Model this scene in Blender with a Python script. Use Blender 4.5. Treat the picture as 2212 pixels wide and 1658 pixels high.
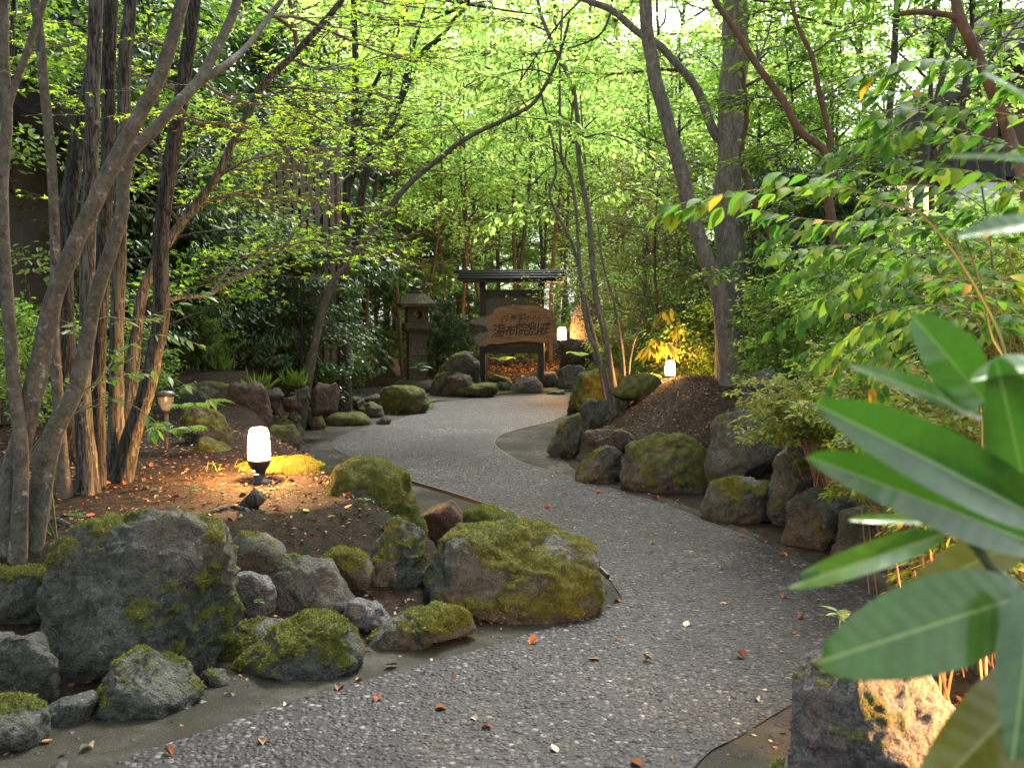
import bpy, bmesh, math, random
import numpy as np
from mathutils import Vector, Matrix

S = bpy.context.scene
for o in list(bpy.data.objects): bpy.data.objects.remove(o)
C = S.collection
R = math.radians

# ------------------------------------------------------------------ camera, sky, sun, exposure
CAM_H, PITCH, FPX = 1.30, math.atan(139 / 2170), 2170.0      # picture measured on a 2212 x 1658 print
cd = bpy.data.cameras.new('camera'); cam = bpy.data.objects.new('camera', cd); C.objects.link(cam)
cam.location = (0, 0, CAM_H); cam.rotation_euler = (R(90) - PITCH, 0, 0)
cd.sensor_width = 36; cd.lens = 36 * FPX / 2212; cd.clip_start = 0.05; cd.clip_end = 2000
cd.dof.use_dof = True; cd.dof.focus_distance = 6.0; cd.dof.aperture_fstop = 7.0
S.camera = cam

SUN_EL, SUN_AZ = R(52), R(20)          # sun high behind the far trees, a little to the right
w = bpy.data.worlds.new('World'); S.world = w; w.use_nodes = True
nt = w.node_tree; nt.nodes.clear()
sky = nt.nodes.new('ShaderNodeTexSky'); sky.sky_type = 'NISHITA'; sky.sun_disc = False
sky.sun_elevation = SUN_EL; sky.sun_rotation = SUN_AZ; sky.dust_density = 4; sky.air_density = 1.0; sky.ozone_density = 1.0
hs = nt.nodes.new('ShaderNodeHueSaturation'); hs.inputs['Saturation'].default_value = 0.25
bg = nt.nodes.new('ShaderNodeBackground'); bg.inputs['Strength'].default_value = 0.15
ow = nt.nodes.new('ShaderNodeOutputWorld')
nt.links.new(sky.outputs[0], hs.inputs['Color']); nt.links.new(hs.outputs[0], bg.inputs['Color']); nt.links.new(bg.outputs[0], ow.inputs['Surface'])
sl = bpy.data.lights.new('sun', 'SUN'); sl.energy = 1.5; sl.angle = R(14); sl.color = (1.0, 0.95, 0.85)
so = bpy.data.objects.new('sun', sl); C.objects.link(so)
sd = Vector((math.sin(SUN_AZ) * math.cos(SUN_EL), math.cos(SUN_AZ) * math.cos(SUN_EL), math.sin(SUN_EL)))
so.rotation_euler = sd.to_track_quat('Z', 'Y').to_euler()
vs = S.view_settings
S.display_settings.display_device = 'sRGB'
vs.view_transform = 'Standard'; vs.look = 'None'; vs.gamma = 1; vs.use_curve_mapping = False
vs.exposure = 1.95
S.render.engine = 'CYCLES'
cy = S.cycles
cy.max_bounces = 7; cy.diffuse_bounces = 4; cy.glossy_bounces = 2; cy.transmission_bounces = 5; cy.transparent_max_bounces = 6
cy.use_denoising = True; cy.sample_clamp_indirect = 6; cy.caustics_reflective = False; cy.caustics_refractive = False

# ------------------------------------------------------------------ small helpers
sp, cp = math.sin(PITCH), math.cos(PITCH)
def P(px, py, D):
    a, b = (px - 1106) / FPX, -(py - 829) / FPX
    d = np.array([a, cp + b * sp, -sp + b * cp]); return np.array([0, 0, CAM_H]) + d * (D / d[1])
def PZ(px, py, z=0.0):
    a, b = (px - 1106) / FPX, -(py - 829) / FPX
    d = np.array([a, cp + b * sp, -sp + b * cp]); return np.array([0, 0, CAM_H]) + d * ((z - CAM_H) / d[2])
def DOF(py, z=0.0): return PZ(1106, py, z)[1]
def PX(px, D, z): return np.array([(px - 1106) / FPX * D, D, z])   # column + distance + height (near enough)

def hsh(ix, iy, iz, s):
    h = (ix * 374761393 + iy * 668265263 + iz * 2147483647 + s * 1274126177) & 0xffffffff
    h = ((h ^ (h >> 13)) * 1274126177) & 0xffffffff
    h = ((h ^ (h >> 15)) * 2246822519) & 0xffffffff
    return ((h ^ (h >> 16)) & 0xffff) / 65535.0
def vnoise(p, s=0):
    p = np.asarray(p, float); i = np.floor(p).astype(np.int64); f = p - i; f = f * f * f * (f * (f * 6 - 15) + 10)
    r = 0
    for dx in (0, 1):
        for dy in (0, 1):
            for dz in (0, 1):
                wgt = (f[:, 0] if dx else 1 - f[:, 0]) * (f[:, 1] if dy else 1 - f[:, 1]) * (f[:, 2] if dz else 1 - f[:, 2])
                r = r + wgt * hsh(i[:, 0] + dx, i[:, 1] + dy, i[:, 2] + dz, s)
    return r
def fbm(p, o=4, s=0, g=0.5):
    a, t, r = 1.0, 0.0, 0
    for k in range(o):
        r = r + a * (vnoise(p * (2.03 ** k) + 17.3 * k, s + k) - 0.5); t += a; a *= g
    return r / t * 2
def sstep(a, b, x): t = np.clip((x - a) / (b - a), 0, 1); return t * t * (3 - 2 * t)

class Geo:
    def __init__(s): s.V = []; s.Q = []; s.T = []; s.A = []; s.n = 0
    def add(s, V, Q=None, T=None, tint=None):
        V = np.asarray(V, float).reshape(-1, 3)
        if Q is not None and len(Q): s.Q.append(np.asarray(Q, int).reshape(-1, 4) + s.n)
        if T is not None and len(T): s.T.append(np.asarray(T, int).reshape(-1, 3) + s.n)
        s.V.append(V); s.A.append(np.full(len(V), 0.5) if tint is None else np.broadcast_to(np.asarray(tint, float), (len(V),)))
        s.n += len(V); return s
    def box(s, lo, hi, rot=0, bev=0, tint=None):
        lo, hi = np.array(lo, float), np.array(hi, float)
        c, h = (lo + hi) / 2, (hi - lo) / 2
        if bev <= 0:
            V = np.array([[x, y, z] for x in (-1, 1) for y in (-1, 1) for z in (-1, 1)]) * h
            Q = [[0, 1, 3, 2], [4, 6, 7, 5], [0, 4, 5, 1], [2, 3, 7, 6], [0, 2, 6, 4], [1, 5, 7, 3]]; T = None
        else:
            bm = bmesh.new(); bmesh.ops.create_cube(bm, size=2)
            for v in bm.verts: v.co = Vector(np.array(v.co) * h)
            bmesh.ops.bevel(bm, geom=bm.edges[:], offset=bev, segments=2, affect='EDGES')
            V = np.array([v.co[:] for v in bm.verts]); Q = [[v.index for v in f.verts] for f in bm.faces if len(f.verts) == 4]
            T = [[v.index for v in f.verts] for f in bm.faces if len(f.verts) == 3]; bm.free()
        if rot:
            cr, sr = math.cos(rot), math.sin(rot); V = V @ np.array([[cr, sr, 0], [-sr, cr, 0], [0, 0, 1]])
        return s.add(V + c, Q, T, tint)
    def get(s): return (np.concatenate(s.V) if s.V else np.zeros((0, 3)), np.concatenate(s.Q) if s.Q else None, np.concatenate(s.T) if s.T else None, np.concatenate(s.A) if s.A else None)

def mesh(name, V, Q=None, T=None, tint=None, mat=None, smooth=True):
    me = bpy.data.meshes.new(name); V = np.asarray(V, np.float32)
    me.vertices.add(len(V)); me.vertices.foreach_set('co', V.ravel())
    L = []; st = []; n = 0
    for F in (Q, T):
        if F is None or not len(F): continue
        F = np.asarray(F, np.int32); k = F.shape[1]; L.append(F.ravel()); st.append(n + k * np.arange(len(F))); n += F.size
    me.loops.add(n); me.loops.foreach_set('vertex_index', np.concatenate(L).astype(np.int32))
    st = np.concatenate(st).astype(np.int32); me.polygons.add(len(st)); me.polygons.foreach_set('loop_start', st)
    me.polygons.foreach_set('use_smooth', np.full(len(st), bool(smooth)))
    if tint is not None:
        at = me.attributes.new('tint', 'FLOAT', 'POINT'); at.data.foreach_set('value', np.asarray(tint, np.float32))
    me.update(calc_edges=True)
    if mat: me.materials.append(mat)
    return me
def link(name, me, parent=None, loc=(0, 0, 0)):
    o = bpy.data.objects.new(name, me); C.objects.link(o); o.location = [float(v) for v in loc]
    if parent: o.parent = parent
    return o
def tag(o, label, cat, group=None):
    o['label'] = label; o['category'] = cat
    if group: o['group'] = group
    return o
def thing(name, label, cat, loc, group=None):
    o = bpy.data.objects.new(name, None); C.objects.link(o); o.empty_display_size = 0.1
    o.location = [float(v) for v in loc]; return tag(o, label, cat, group)
def part(root, name, geo, mat, smooth=True, world=True):
    V, Q, T, A = geo.get() if isinstance(geo, Geo) else geo
    if world:
        q = root; off = np.zeros(3)
        while q is not None: off = off + np.array(q.location); q = q.parent
        V = V - off
    return link(name, mesh(name, V, Q, T, A, mat, smooth), root)
def single(name, geo, mat, label, cat, loc=None, group=None, smooth=True):
    V, Q, T, A = geo.get(); loc = V.mean(0) * [1, 1, 0] + [0, 0, V[:, 2].min()] if loc is None else np.array(loc)
    return tag(link(name, mesh(name, V - loc, Q, T, A, mat, smooth), None, loc), label, cat, group)
def dup(o, parent=None, loc=None, rot=None, sc=None, label=None, group=None):
    c = o.copy(); C.objects.link(c)
    if parent is not None: c.parent = parent
    if loc is not None: c.location = [float(v) for v in loc]
    if rot is not None: c.rotation_euler = (0, 0, rot)
    if sc is not None: c.scale = (sc, sc, sc) if np.isscalar(sc) else tuple(sc)
    if label: c['label'] = label
    if group: c['group'] = group
    for ch in o.children: dup(ch, c)
    return c

def smooth_line(pts, n):
    pts = np.asarray(pts, float)
    if len(pts) < 3:
        t = np.linspace(0, 1, n)[:, None]; return pts[0] * (1 - t) + pts[-1] * t
    p = np.vstack([2 * pts[0] - pts[1], pts, 2 * pts[-1] - pts[-2]]); u = np.linspace(0, len(pts) - 1 - 1e-6, n)
    i = u.astype(int); t = (u - i)[:, None]; a, b, c, d = p[i], p[i + 1], p[i + 2], p[i + 3]
    return 0.5 * ((2 * b) + (c - a) * t + (2 * a - 5 * b + 4 * c - d) * t ** 2 + (3 * b - a - 3 * c + d) * t ** 3)
def unit(v): v = np.asarray(v, float); return v / (np.linalg.norm(v, axis=-1, keepdims=True) + 1e-12)
def tube(pts, rad, seg=8, wob=0.0, seed=0, cap=True):
    pts = np.asarray(pts, float); n = len(pts); rad = np.broadcast_to(np.asarray(rad, float), (n,))
    t = unit(np.gradient(pts, axis=0)); ref = np.array([0.13, -1.0, 0.07]) if abs(t[:, 2]).mean() > 0.6 else np.array([0.05, 0.1, 1.0])
    u = unit(np.cross(t, ref)); v = np.cross(t, u); a = np.linspace(0, 2 * np.pi, seg, endpoint=False)
    ring = u[:, None, :] * np.cos(a)[None, :, None] + v[:, None, :] * np.sin(a)[None, :, None]
    r = np.repeat(rad[:, None], seg, 1)
    if wob:
        q = (pts[:, None, :] / max(rad.mean(), 1e-3) * 0.35 + ring * 1.3).reshape(-1, 3)
        r = r * (1 + wob * fbm(q, 3, seed).reshape(n, seg))
    V = (pts[:, None, :] + ring * r[..., None]).reshape(-1, 3)
    i = np.arange(n - 1)[:, None] * seg; j = np.arange(seg)[None, :]; k = (j + 1) % seg
    Q = np.stack([i + j, i + k, i + seg + k, i + seg + j], -1).reshape(-1, 4); T = None
    if cap:
        V = np.vstack([V, pts[-1:] + t[-1:] * rad[-1] * 0.4]); b = (n - 1) * seg; T = np.array([[b + x, b + (x + 1) % seg, len(V) - 1] for x in range(seg)])
    return V, Q, T
def lathe(prof, seg=24, c=(0, 0, 0)):
    prof = np.asarray(prof, float); a = np.linspace(0, 2 * np.pi, seg, endpoint=False)
    V = np.stack([prof[:, 0:1] * np.cos(a), prof[:, 0:1] * np.sin(a), np.repeat(prof[:, 1:2], seg, 1)], -1).reshape(-1, 3) + np.array(c)
    n = len(prof); i = np.arange(n - 1)[:, None] * seg; j = np.arange(seg)[None, :]; k = (j + 1) % seg
    return V, np.stack([i + j, i + k, i + seg + k, i + seg + j], -1).reshape(-1, 4)

# leaf outlines: x across, y along the leaf, z up (unit length)
L_DIA = (np.array([[0, 0, 0], [0.27, 0.45, 0.05], [0, 1, -0.06], [-0.27, 0.45, 0.05]]), None, np.array([[0, 1, 2], [0, 2, 3]]))
L_HEX = (np.array([[0, 0, 0], [0.2, 0.25, 0.05], [0.21, 0.6, 0.03], [0, 1, -0.1], [-0.21, 0.6, 0.03], [-0.2, 0.25, 0.05]]), np.array([[0, 1, 2, 3], [0, 3, 4, 5]]), None)
L_LONG = (np.array([[0, 0, 0], [0.11, 0.3, 0.03], [0.09, 0.65, -0.02], [0, 1, -0.16], [-0.09, 0.65, -0.02], [-0.11, 0.3, 0.03]]), np.array([[0, 1, 2, 3], [0, 3, 4, 5]]), None)
def _maple():
    ang = [-125, -88, -60, -30, 0, 30, 60, 88, 125]; rr = [0.42, 0.2, 0.8, 0.27, 1.0, 0.27, 0.8, 0.2, 0.42]
    V = [[0, 0, 0.03]] + [[math.sin(R(a)) * r, math.cos(R(a)) * r, -0.12 * r * r] for a, r in zip(ang, rr)]
    return (np.array(V) * [0.62, 0.62, 0.62], None, np.array([[0, i, i + 1] for i in range(1, 9)]))
L_MAPLE = _maple()
def leaves(geo, pos, d, nrm, size, tmpl, tint):
    pos = np.asarray(pos); d = unit(d); x = unit(np.cross(d, nrm)); z = np.cross(x, d)
    tv = tmpl[0]; n, m = len(pos), len(tv); size = np.broadcast_to(size, (n,))
    V = pos[:, None, :] + size[:, None, None] * (x[:, None, :] * tv[None, :, 0:1] + d[:, None, :] * tv[None, :, 1:2] + z[:, None, :] * tv[None, :, 2:3])
    off = (np.arange(n) * m)[:, None, None]
    Q = (tmpl[1][None] + off).reshape(-1, 4) if tmpl[1] is not None else None
    T = (tmpl[2][None] + off).reshape(-1, 3) if tmpl[2] is not None else None
    geo.add(V.reshape(-1, 3), Q, T, np.repeat(np.broadcast_to(tint, (n,)), m))

# ------------------------------------------------------------------ materials
class M:
    def __init__(s, name):
        s.m = bpy.data.materials.new(name); s.m.use_nodes = True; s.t = s.m.node_tree; s.t.nodes.clear()
        s.out = s.n('OutputMaterial'); s.p = s.n('BsdfPrincipled'); s.l(s.p.outputs[0], s.out.inputs['Surface'])
    def n(s, k, **kw):
        x = s.t.nodes.new('ShaderNode' + k)
        for a, v in kw.items(): setattr(x, a, v)
        return x
    def l(s, a, b): s.t.links.new(a, b)
    def coord(s, kind='Object', scale=None):
        c = s.n('TexCoord').outputs[kind]
        if kind == 'Object':
            oi = s.n('ObjectInfo'); vm = s.n('VectorMath', operation='SCALE'); vm.inputs['Scale'].default_value = 1.0
            cb = s.n('CombineXYZ'); mu = s.n('Math', operation='MULTIPLY'); mu.inputs[1].default_value = 37.0
            s.l(oi.outputs['Random'], mu.inputs[0]); s.l(mu.outputs[0], cb.inputs[0]); s.l(mu.outputs[0], cb.inputs[2])
            ad = s.n('VectorMath', operation='ADD'); s.l(c, ad.inputs[0]); s.l(cb.outputs[0], ad.inputs[1]); c = ad.outputs[0]
        if scale is not None:
            mp = s.n('Mapping'); mp.inputs['Scale'].default_value = scale; s.l(c, mp.inputs['Vector']); c = mp.outputs[0]
        return c
    def noise(s, c, sc, det=5, rough=0.6, dist=0):
        x = s.n('TexNoise'); x.inputs['Scale'].default_value = sc; x.inputs['Detail'].default_value = det; x.inputs['Roughness'].default_value = rough; x.inputs['Distortion'].default_value = dist
        s.l(c, x.inputs['Vector']); return x.outputs[0]
    def vor(s, c, sc, feat='F1', out=0):
        x = s.n('TexVoronoi', feature=feat); x.inputs['Scale'].default_value = sc; s.l(c, x.inputs['Vector']); return x.outputs[out]
    def ramp(s, f, stops):
        r = s.n('ValToRGB'); e = r.color_ramp.elements
        while len(e) < len(stops): e.new(0.5)
        for x, (p, c) in zip(e, stops): x.position = p; x.color = (c, c, c, 1) if np.isscalar(c) else (*c, 1)
        s.l(f, r.inputs[0]); return r.outputs[0]
    def mix(s, f, a, b, mode='MIX'):
        x = s.n('Mix', data_type='RGBA', blend_type=mode)
        for v, i in ((f, 0), (a, 6), (b, 7)):
            if isinstance(v, (int, float)): x.inputs[i].default_value = v
            elif isinstance(v, tuple): x.inputs[i].default_value = (*v, 1)
            else: s.l(v, x.inputs[i])
        return x.outputs[2]
    def math(s, op, a, b=None, c=None):
        x = s.n('Math', operation=op)
        for v, i in ((a, 0), (b, 1), (c, 2)):
            if v is None: continue
            if isinstance(v, (int, float)): x.inputs[i].default_value = v
            else: s.l(v, x.inputs[i])
        return x.outputs[0]
    def attr(s, name, kind='GEOMETRY'): x = s.n('Attribute', attribute_name=name, attribute_type=kind); return x.outputs['Fac']
    def bump(s, h, st=0.5, dist=0.02, prev=None):
        b = s.n('Bump'); b.inputs['Strength'].default_value = st; b.inputs['Distance'].default_value = dist; s.l(h, b.inputs['Height'])
        if prev is not None: s.l(prev, b.inputs['Normal'])
        return b.outputs[0]
    def fin(s, col=None, rough=0.8, nrm=None, spec=None, **kw):
        if col is not None:
            if isinstance(col, tuple): s.p.inputs['Base Color'].default_value = (*col, 1)
            else: s.l(col, s.p.inputs['Base Color'])
        if isinstance(rough, (int, float)): s.p.inputs['Roughness'].default_value = rough
        else: s.l(rough, s.p.inputs['Roughness'])
        if nrm is not None: s.l(nrm, s.p.inputs['Normal'])
        if spec is not None: s.p.inputs['Specular IOR Level'].default_value = spec
        for k, v in kw.items(): s.p.inputs[k.replace('_', ' ')].default_value = v
        return s.m

def mat_rock(name, dark, light, stain, rough=0.85, mossy=True):
    m = M(name); c = m.coord()
    n1 = m.noise(c, 3.5, 8, 0.65, 0.3); n2 = m.noise(c, 22, 6, 0.7); n3 = m.noise(c, 130, 3, 0.6)
    col = m.ramp(n1, [(0.3, dark), (0.54, tuple(a * 0.65 + b * 0.35 for a, b in zip(dark, light))), (0.78, light)])
    col = m.mix(m.ramp(n2, [(0.35, 0.0), (0.75, 0.75)]), col, stain)
    col = m.mix(0.85, col, m.ramp(n3, [(0.3, 0.3), (0.7, 1.15)]), 'MULTIPLY')
    cr = m.ramp(m.math('ABSOLUTE', m.math('SUBTRACT', m.noise(c, 9, 6, 0.65, 0.4), 0.5)), [(0.0, 0.35), (0.035, 1.0)]); col = m.mix(0.8, col, cr, 'MULTIPLY')
    lich = m.ramp(m.noise(c, 48, 3, 0.5), [(0.66, 0.0), (0.72, 0.55)])
    col = m.mix(lich, col, (0.30, 0.31, 0.27))
    v = m.math('ADD', m.attr('tint'), m.math('MULTIPLY', m.math('SUBTRACT', m.noise(c, 40, 4, 0.6), 0.5), 0.7))
    mk = m.ramp(v, [(0.0, 0.0), (0.12, 0.45), (0.34, 1.0)])
    if not mossy: mk = 0.0
    mc = m.ramp(m.noise(c, 16, 5, 0.65), [(0.3, (0.06, 0.08, 0.012)), (0.5, (0.16, 0.185, 0.026)), (0.7, (0.31, 0.31, 0.06))])
    mc = m.mix(0.8, mc, m.ramp(m.noise(c, 190, 2, 0.5), [(0.3, 0.3), (0.65, 1.0)]), 'MULTIPLY')
    col = m.mix(mk, col, mc)
    h = m.math('ADD', m.math('MULTIPLY', n2, 1.0), m.math('MULTIPLY', n3, 0.3))
    b = m.bump(m.math('ADD', h, m.math('MULTIPLY', n1, 1.2)), 0.95, 0.05)
    b2 = m.bump(m.math('MULTIPLY', m.noise(c, 260, 2, 0.6), mk), 0.8, 0.012, b)
    return m.fin(col, rough, b2 if mossy else b, 0.3)
MOSSTUFT = M('moss_nap'); MOSSTUFT.fin(MOSSTUFT.ramp(MOSSTUFT.attr('tint'), [(0.0, (0.06, 0.08, 0.012)), (0.6, (0.16, 0.185, 0.026)), (1.0, (0.32, 0.32, 0.06))]), 1.0, None, 0.0); MOSSTUFT = MOSSTUFT.m
ROCK = mat_rock('grey_stone', (0.042, 0.045, 0.040), (0.25, 0.25, 0.225), (0.085, 0.095, 0.055))
ROCKB = mat_rock('brown_stone', (0.05, 0.04, 0.034), (0.19, 0.15, 0.125), (0.09, 0.06, 0.045))
ROCKP = mat_rock('pale_stone', (0.11, 0.11, 0.108), (0.30, 0.29, 0.28), (0.16, 0.15, 0.14))
ROCKL = mat_rock('lantern_stone', (0.075, 0.066, 0.055), (0.20, 0.175, 0.145), (0.085, 0.09, 0.06))

def mat_bark(name, dark, light, lich=0.5, stretch=6.0, freq=22, bst=0.9, fs=1.0):
    m = M(name); c = m.coord('Object', (1, 1, 1 / stretch))
    n1 = m.noise(c, freq, 7, 0.65, 0.15); n2 = m.noise(m.coord(), 9, 5, 0.6)
    f = m.math('ABSOLUTE', m.math('SUBTRACT', m.noise(c, freq * 1.5, 4, 0.6, 0.15), 0.5))
    fis = m.ramp(f, [(0.0, 1.0 - fs), (0.06, 1.0)])
    col = m.ramp(n1, [(0.28, dark), (0.7, light)])
    col = m.mix(fis, tuple(x * 0.35 for x in dark), col)
    col = m.mix(m.ramp(m.noise(m.coord(), 26, 5, 0.65), [(0.6, 0.0), (0.68, lich)]), col, (0.24, 0.255, 0.215))
    col = m.mix(m.ramp(m.noise(m.coord(), 4, 4, 0.6), [(0.5, 0.0), (0.7, 0.5)]), col, tuple(x * 0.7 for x in (light[0] * 0.8, light[1] * 1.05, light[2] * 0.7)))
    h = m.math('ADD', m.math('MULTIPLY', fis, 0.6), n1)
    return m.fin(col, 0.9, m.bump(h, bst, 0.012), 0.2)
BARK = mat_bark('grey_bark', (0.027, 0.0265, 0.023), (0.12, 0.117, 0.104), 0.7, 9, 26)
BARKD = mat_bark('furrowed_dark_bark', (0.017, 0.0165, 0.0145), (0.082, 0.079, 0.069), 0.3, 9, 34, 1.0)
BARKS = mat_bark('smooth_grey_bark', (0.034, 0.032, 0.025), (0.125, 0.118, 0.094), 0.8, 1.3, 24, 0.8, 0.3)
BARKP = mat_bark('pale_lichened_bark', (0.07, 0.065, 0.055), (0.22, 0.205, 0.175), 0.9, 3.0, 22, 0.7, 0.5)
BARKR = mat_bark('reddish_bark', (0.055, 0.034, 0.023), (0.16, 0.10, 0.07), 0.3, 4, 14, 0.35, 0.25)
TWIG = mat_bark('twig_bark', (0.05, 0.04, 0.03), (0.13, 0.10, 0.075), 0.1, 4, 30, 0.3)
TWIGG = M('green_stem').fin((0.06, 0.09, 0.025), 0.6)
TWIGT = M('straw_stem').fin((0.26, 0.13, 0.06), 0.7)

def mat_leaf(name, lo, mid, hi, trans=0.45, rough=0.45, tboost=1.6, spec=0.4, objrand=False, accent=None, bl=0.55):
    m = M(name); t = m.attr('tint')
    if objrand:
        t = m.n('ObjectInfo').outputs['Random']
    st = [(0.0, lo), (0.5, mid), (0.965 if objrand else 0.93, hi)] + ([(1.0, accent)] if accent else [])
    col = m.ramp(t, st)
    if objrand:
        gq = m.n('TexCoord').outputs['Object']; wv = m.noise(gq, 30, 3, 0.6)
        col = m.mix(0.45, col, m.ramp(wv, [(0.3, 0.55), (0.7, 1.0)]), 'MULTIPLY')
    m.fin(col, rough, None, spec)
    tr = m.n('BsdfTranslucent')
    tc = m.mix(1.0, col, (tboost, tboost * 1.05, tboost * bl), 'MULTIPLY'); m.l(tc, tr.inputs['Color'])
    mx = m.n('MixShader'); mx.inputs[0].default_value = trans; m.l(m.p.outputs[0], mx.inputs[1]); m.l(tr.outputs[0], mx.inputs[2]); m.l(mx.outputs[0], m.out.inputs['Surface'])
    return m.m
LF_MAPLE = mat_leaf('maple_leaf_green', (0.07, 0.13, 0.012), (0.13, 0.21, 0.02), (0.24, 0.29, 0.03), 0.62, 0.55, 2.7, 0.2, bl=0.8)
LF_BRIGHT = mat_leaf('fresh_green_leaf', (0.07, 0.13, 0.022), (0.14, 0.215, 0.038), (0.27, 0.31, 0.06), 0.66, 0.6, 3.0, 0.2, bl=1.3)
LF_MID = mat_leaf('mid_green_leaf', (0.04, 0.09, 0.016), (0.08, 0.155, 0.026), (0.15, 0.22, 0.04), 0.48, 0.45, 2.1, 0.35)
LF_DARK = mat_leaf('dark_glossy_leaf', (0.018, 0.045, 0.014), (0.036, 0.08, 0.024), (0.075, 0.13, 0.035), 0.22, 0.36, 1.6, 0.45)
LF_OLIVE = mat_leaf('olive_fine_leaf', (0.05, 0.07, 0.012), (0.085, 0.10, 0.02), (0.14, 0.14, 0.03), 0.45, 0.5, 1.7)
LF_SPIR = mat_leaf('yellow_green_leaf', (0.06, 0.12, 0.02), (0.13, 0.19, 0.035), (0.27, 0.27, 0.04), 0.45, 0.55, 1.6, 0.2, accent=(0.35, 0.22, 0.03))
LF_NAND = mat_leaf('heavenly_bamboo_leaf', (0.035, 0.115, 0.022), (0.065, 0.16, 0.026), (0.11, 0.195, 0.03), 0.5, 0.6, 1.9, 0.06, True, (0.32, 0.19, 0.03))
LF_SEED = mat_leaf('seedling_leaf', (0.05, 0.13, 0.03), (0.09, 0.18, 0.03), (0.17, 0.24, 0.04), 0.45, 0.4, 1.6, 0.4, True)
LF_YEL = mat_leaf('yellow_long_leaf', (0.16, 0.16, 0.03), (0.24, 0.2, 0.035), (0.34, 0.24, 0.04), 0.4, 0.4, 1.5)
def mat_litter(name, objrand):
    m = M(name); t = m.n('ObjectInfo').outputs['Random'] if objrand else m.attr('tint')
    col = m.ramp(t, [(0.0, (0.06, 0.035, 0.022)), (0.3, (0.20, 0.085, 0.03)), (0.5, (0.34, 0.13, 0.04)), (0.7, (0.36, 0.23, 0.12)), (0.88, (0.48, 0.38, 0.25)), (1.0, (0.45, 0.36, 0.08))])
    c = m.coord(); col = m.mix(0.6, col, m.ramp(m.noise(c, 60, 3), [(0.3, 0.5), (0.7, 1.0)]), 'MULTIPLY')
    return m.fin(col, 0.75, None, 0.25)
LITTER = mat_litter('dry_leaf_litter', False)
def flat_leaf(name, col):
    m = M(name); c = m.coord(); k = m.ramp(m.noise(c, 70, 4), [(0.3, tuple(x * 0.55 for x in col)), (0.7, col)])
    m.fin(k, 0.7, m.bump(m.noise(c, 120, 2), 0.3, 0.004), 0.25); return m.m

def mat_soil():
    m = M('forest_soil'); c = m.n('TexCoord').outputs['Object']
    n1 = m.noise(c, 1.3, 8, 0.65); n2 = m.noise(c, 14, 8, 0.7); n3 = m.noise(c, 90, 4, 0.7)
    col = m.ramp(n2, [(0.3, (0.012, 0.009, 0.007)), (0.5, (0.034, 0.025, 0.018)), (0.7, (0.07, 0.052, 0.038))])
    col = m.mix(m.ramp(n1, [(0.5, 0.0), (0.68, 0.6)]), col, (0.03, 0.03, 0.011))
    col = m.mix(m.ramp(m.vor(c, 65), [(0.08, 0.7), (0.2, 0.0)]), col, (0.17, 0.13, 0.095))
    h = m.math('ADD', n2, m.math('MULTIPLY', n3, 0.5))
    return m.fin(col, 0.95, m.bump(h, 1.0, 0.06), 0.1)
SOIL = mat_soil()
def mat_mortar():
    m = M('worn_mortar'); c = m.n('TexCoord').outputs['Object']
    n1 = m.noise(c, 1.6, 7, 0.62, 0.4); n2 = m.noise(c, 11, 7, 0.7); n3 = m.noise(c, 170, 3, 0.7)
    col = m.ramp(n1, [(0.38, (0.012, 0.011, 0.008)), (0.5, (0.036, 0.033, 0.026)), (0.62, (0.085, 0.078, 0.064))])
    col = m.mix(m.ramp(n2, [(0.44, 0.0), (0.6, 0.85)]), col, (0.022, 0.025, 0.009))
    col = m.mix(0.8, col, m.ramp(n3, [(0.36, 0.15), (0.64, 1.5)]), 'MULTIPLY')
    col = m.mix(m.ramp(m.vor(c, 90), [(0.08, 0.8), (0.16, 0.0)]), col, (0.16, 0.155, 0.135))
    col = m.mix(m.ramp(m.noise(c, 4, 6, 0.7), [(0.5, 0.0), (0.66, 0.6)]), col, (0.014, 0.013, 0.010))
    return m.fin(col, 0.9, m.bump(m.math('ADD', n2, n3), 0.5, 0.012), 0.2)
MORTAR = mat_mortar()
def mat_aggregate():
    m = M('pebble_aggregate'); c = m.n('TexCoord').outputs['Object']
    mp = m.n('Mapping'); mp.inputs['Scale'].default_value = (1, 1, 1); m.l(c, mp.inputs[0]); cc = mp.outputs[0]
    v = m.n('TexVoronoi', feature='F1'); v.inputs['Scale'].default_value = 40; m.l(cc, v.inputs['Vector'])
    sep = m.n('SeparateColor'); m.l(v.outputs['Color'], sep.inputs[0])
    pc = m.ramp(sep.outputs[0], [(0.0, (0.012, 0.012, 0.013)), (0.40, (0.046, 0.045, 0.045)), (0.7, (0.115, 0.110, 0.104)), (0.9, (0.20, 0.193, 0.18)), (1.0, (0.40, 0.39, 0.36))])
    edge = m.ramp(v.outputs[0], [(0.35, 0.0), (0.62, 1.0)])
    col = m.mix(edge, pc, (0.010, 0.0095, 0.009))
    wear = m.ramp(m.noise(c, 0.8, 6, 0.65), [(0.36, 0.26), (0.52, 0.49), (0.66, 0.76)])
    col = m.mix(1.0, col, wear, 'MULTIPLY')
    hh = m.ramp(v.outputs[0], [(0.0, 1.0), (0.6, 0.0)])
    return m.fin(col, 0.7, m.bump(hh, 1.0, 0.012), 0.3)
AGG = mat_aggregate()
def mat_bed():
    m = M('aggregate_mortar_bed'); c = m.n('TexCoord').outputs['Object']
    n = m.noise(c, 120, 4, 0.7); col = m.ramp(n, [(0.3, (0.035, 0.033, 0.03)), (0.7, (0.10, 0.096, 0.09))])
    col = m.mix(1.0, col, m.ramp(m.noise(c, 0.9, 5, 0.6), [(0.35, 0.75), (0.65, 1.2)]), 'MULTIPLY')
    return m.fin(col, 0.85, m.bump(n, 0.6, 0.01), 0.2)
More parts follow.
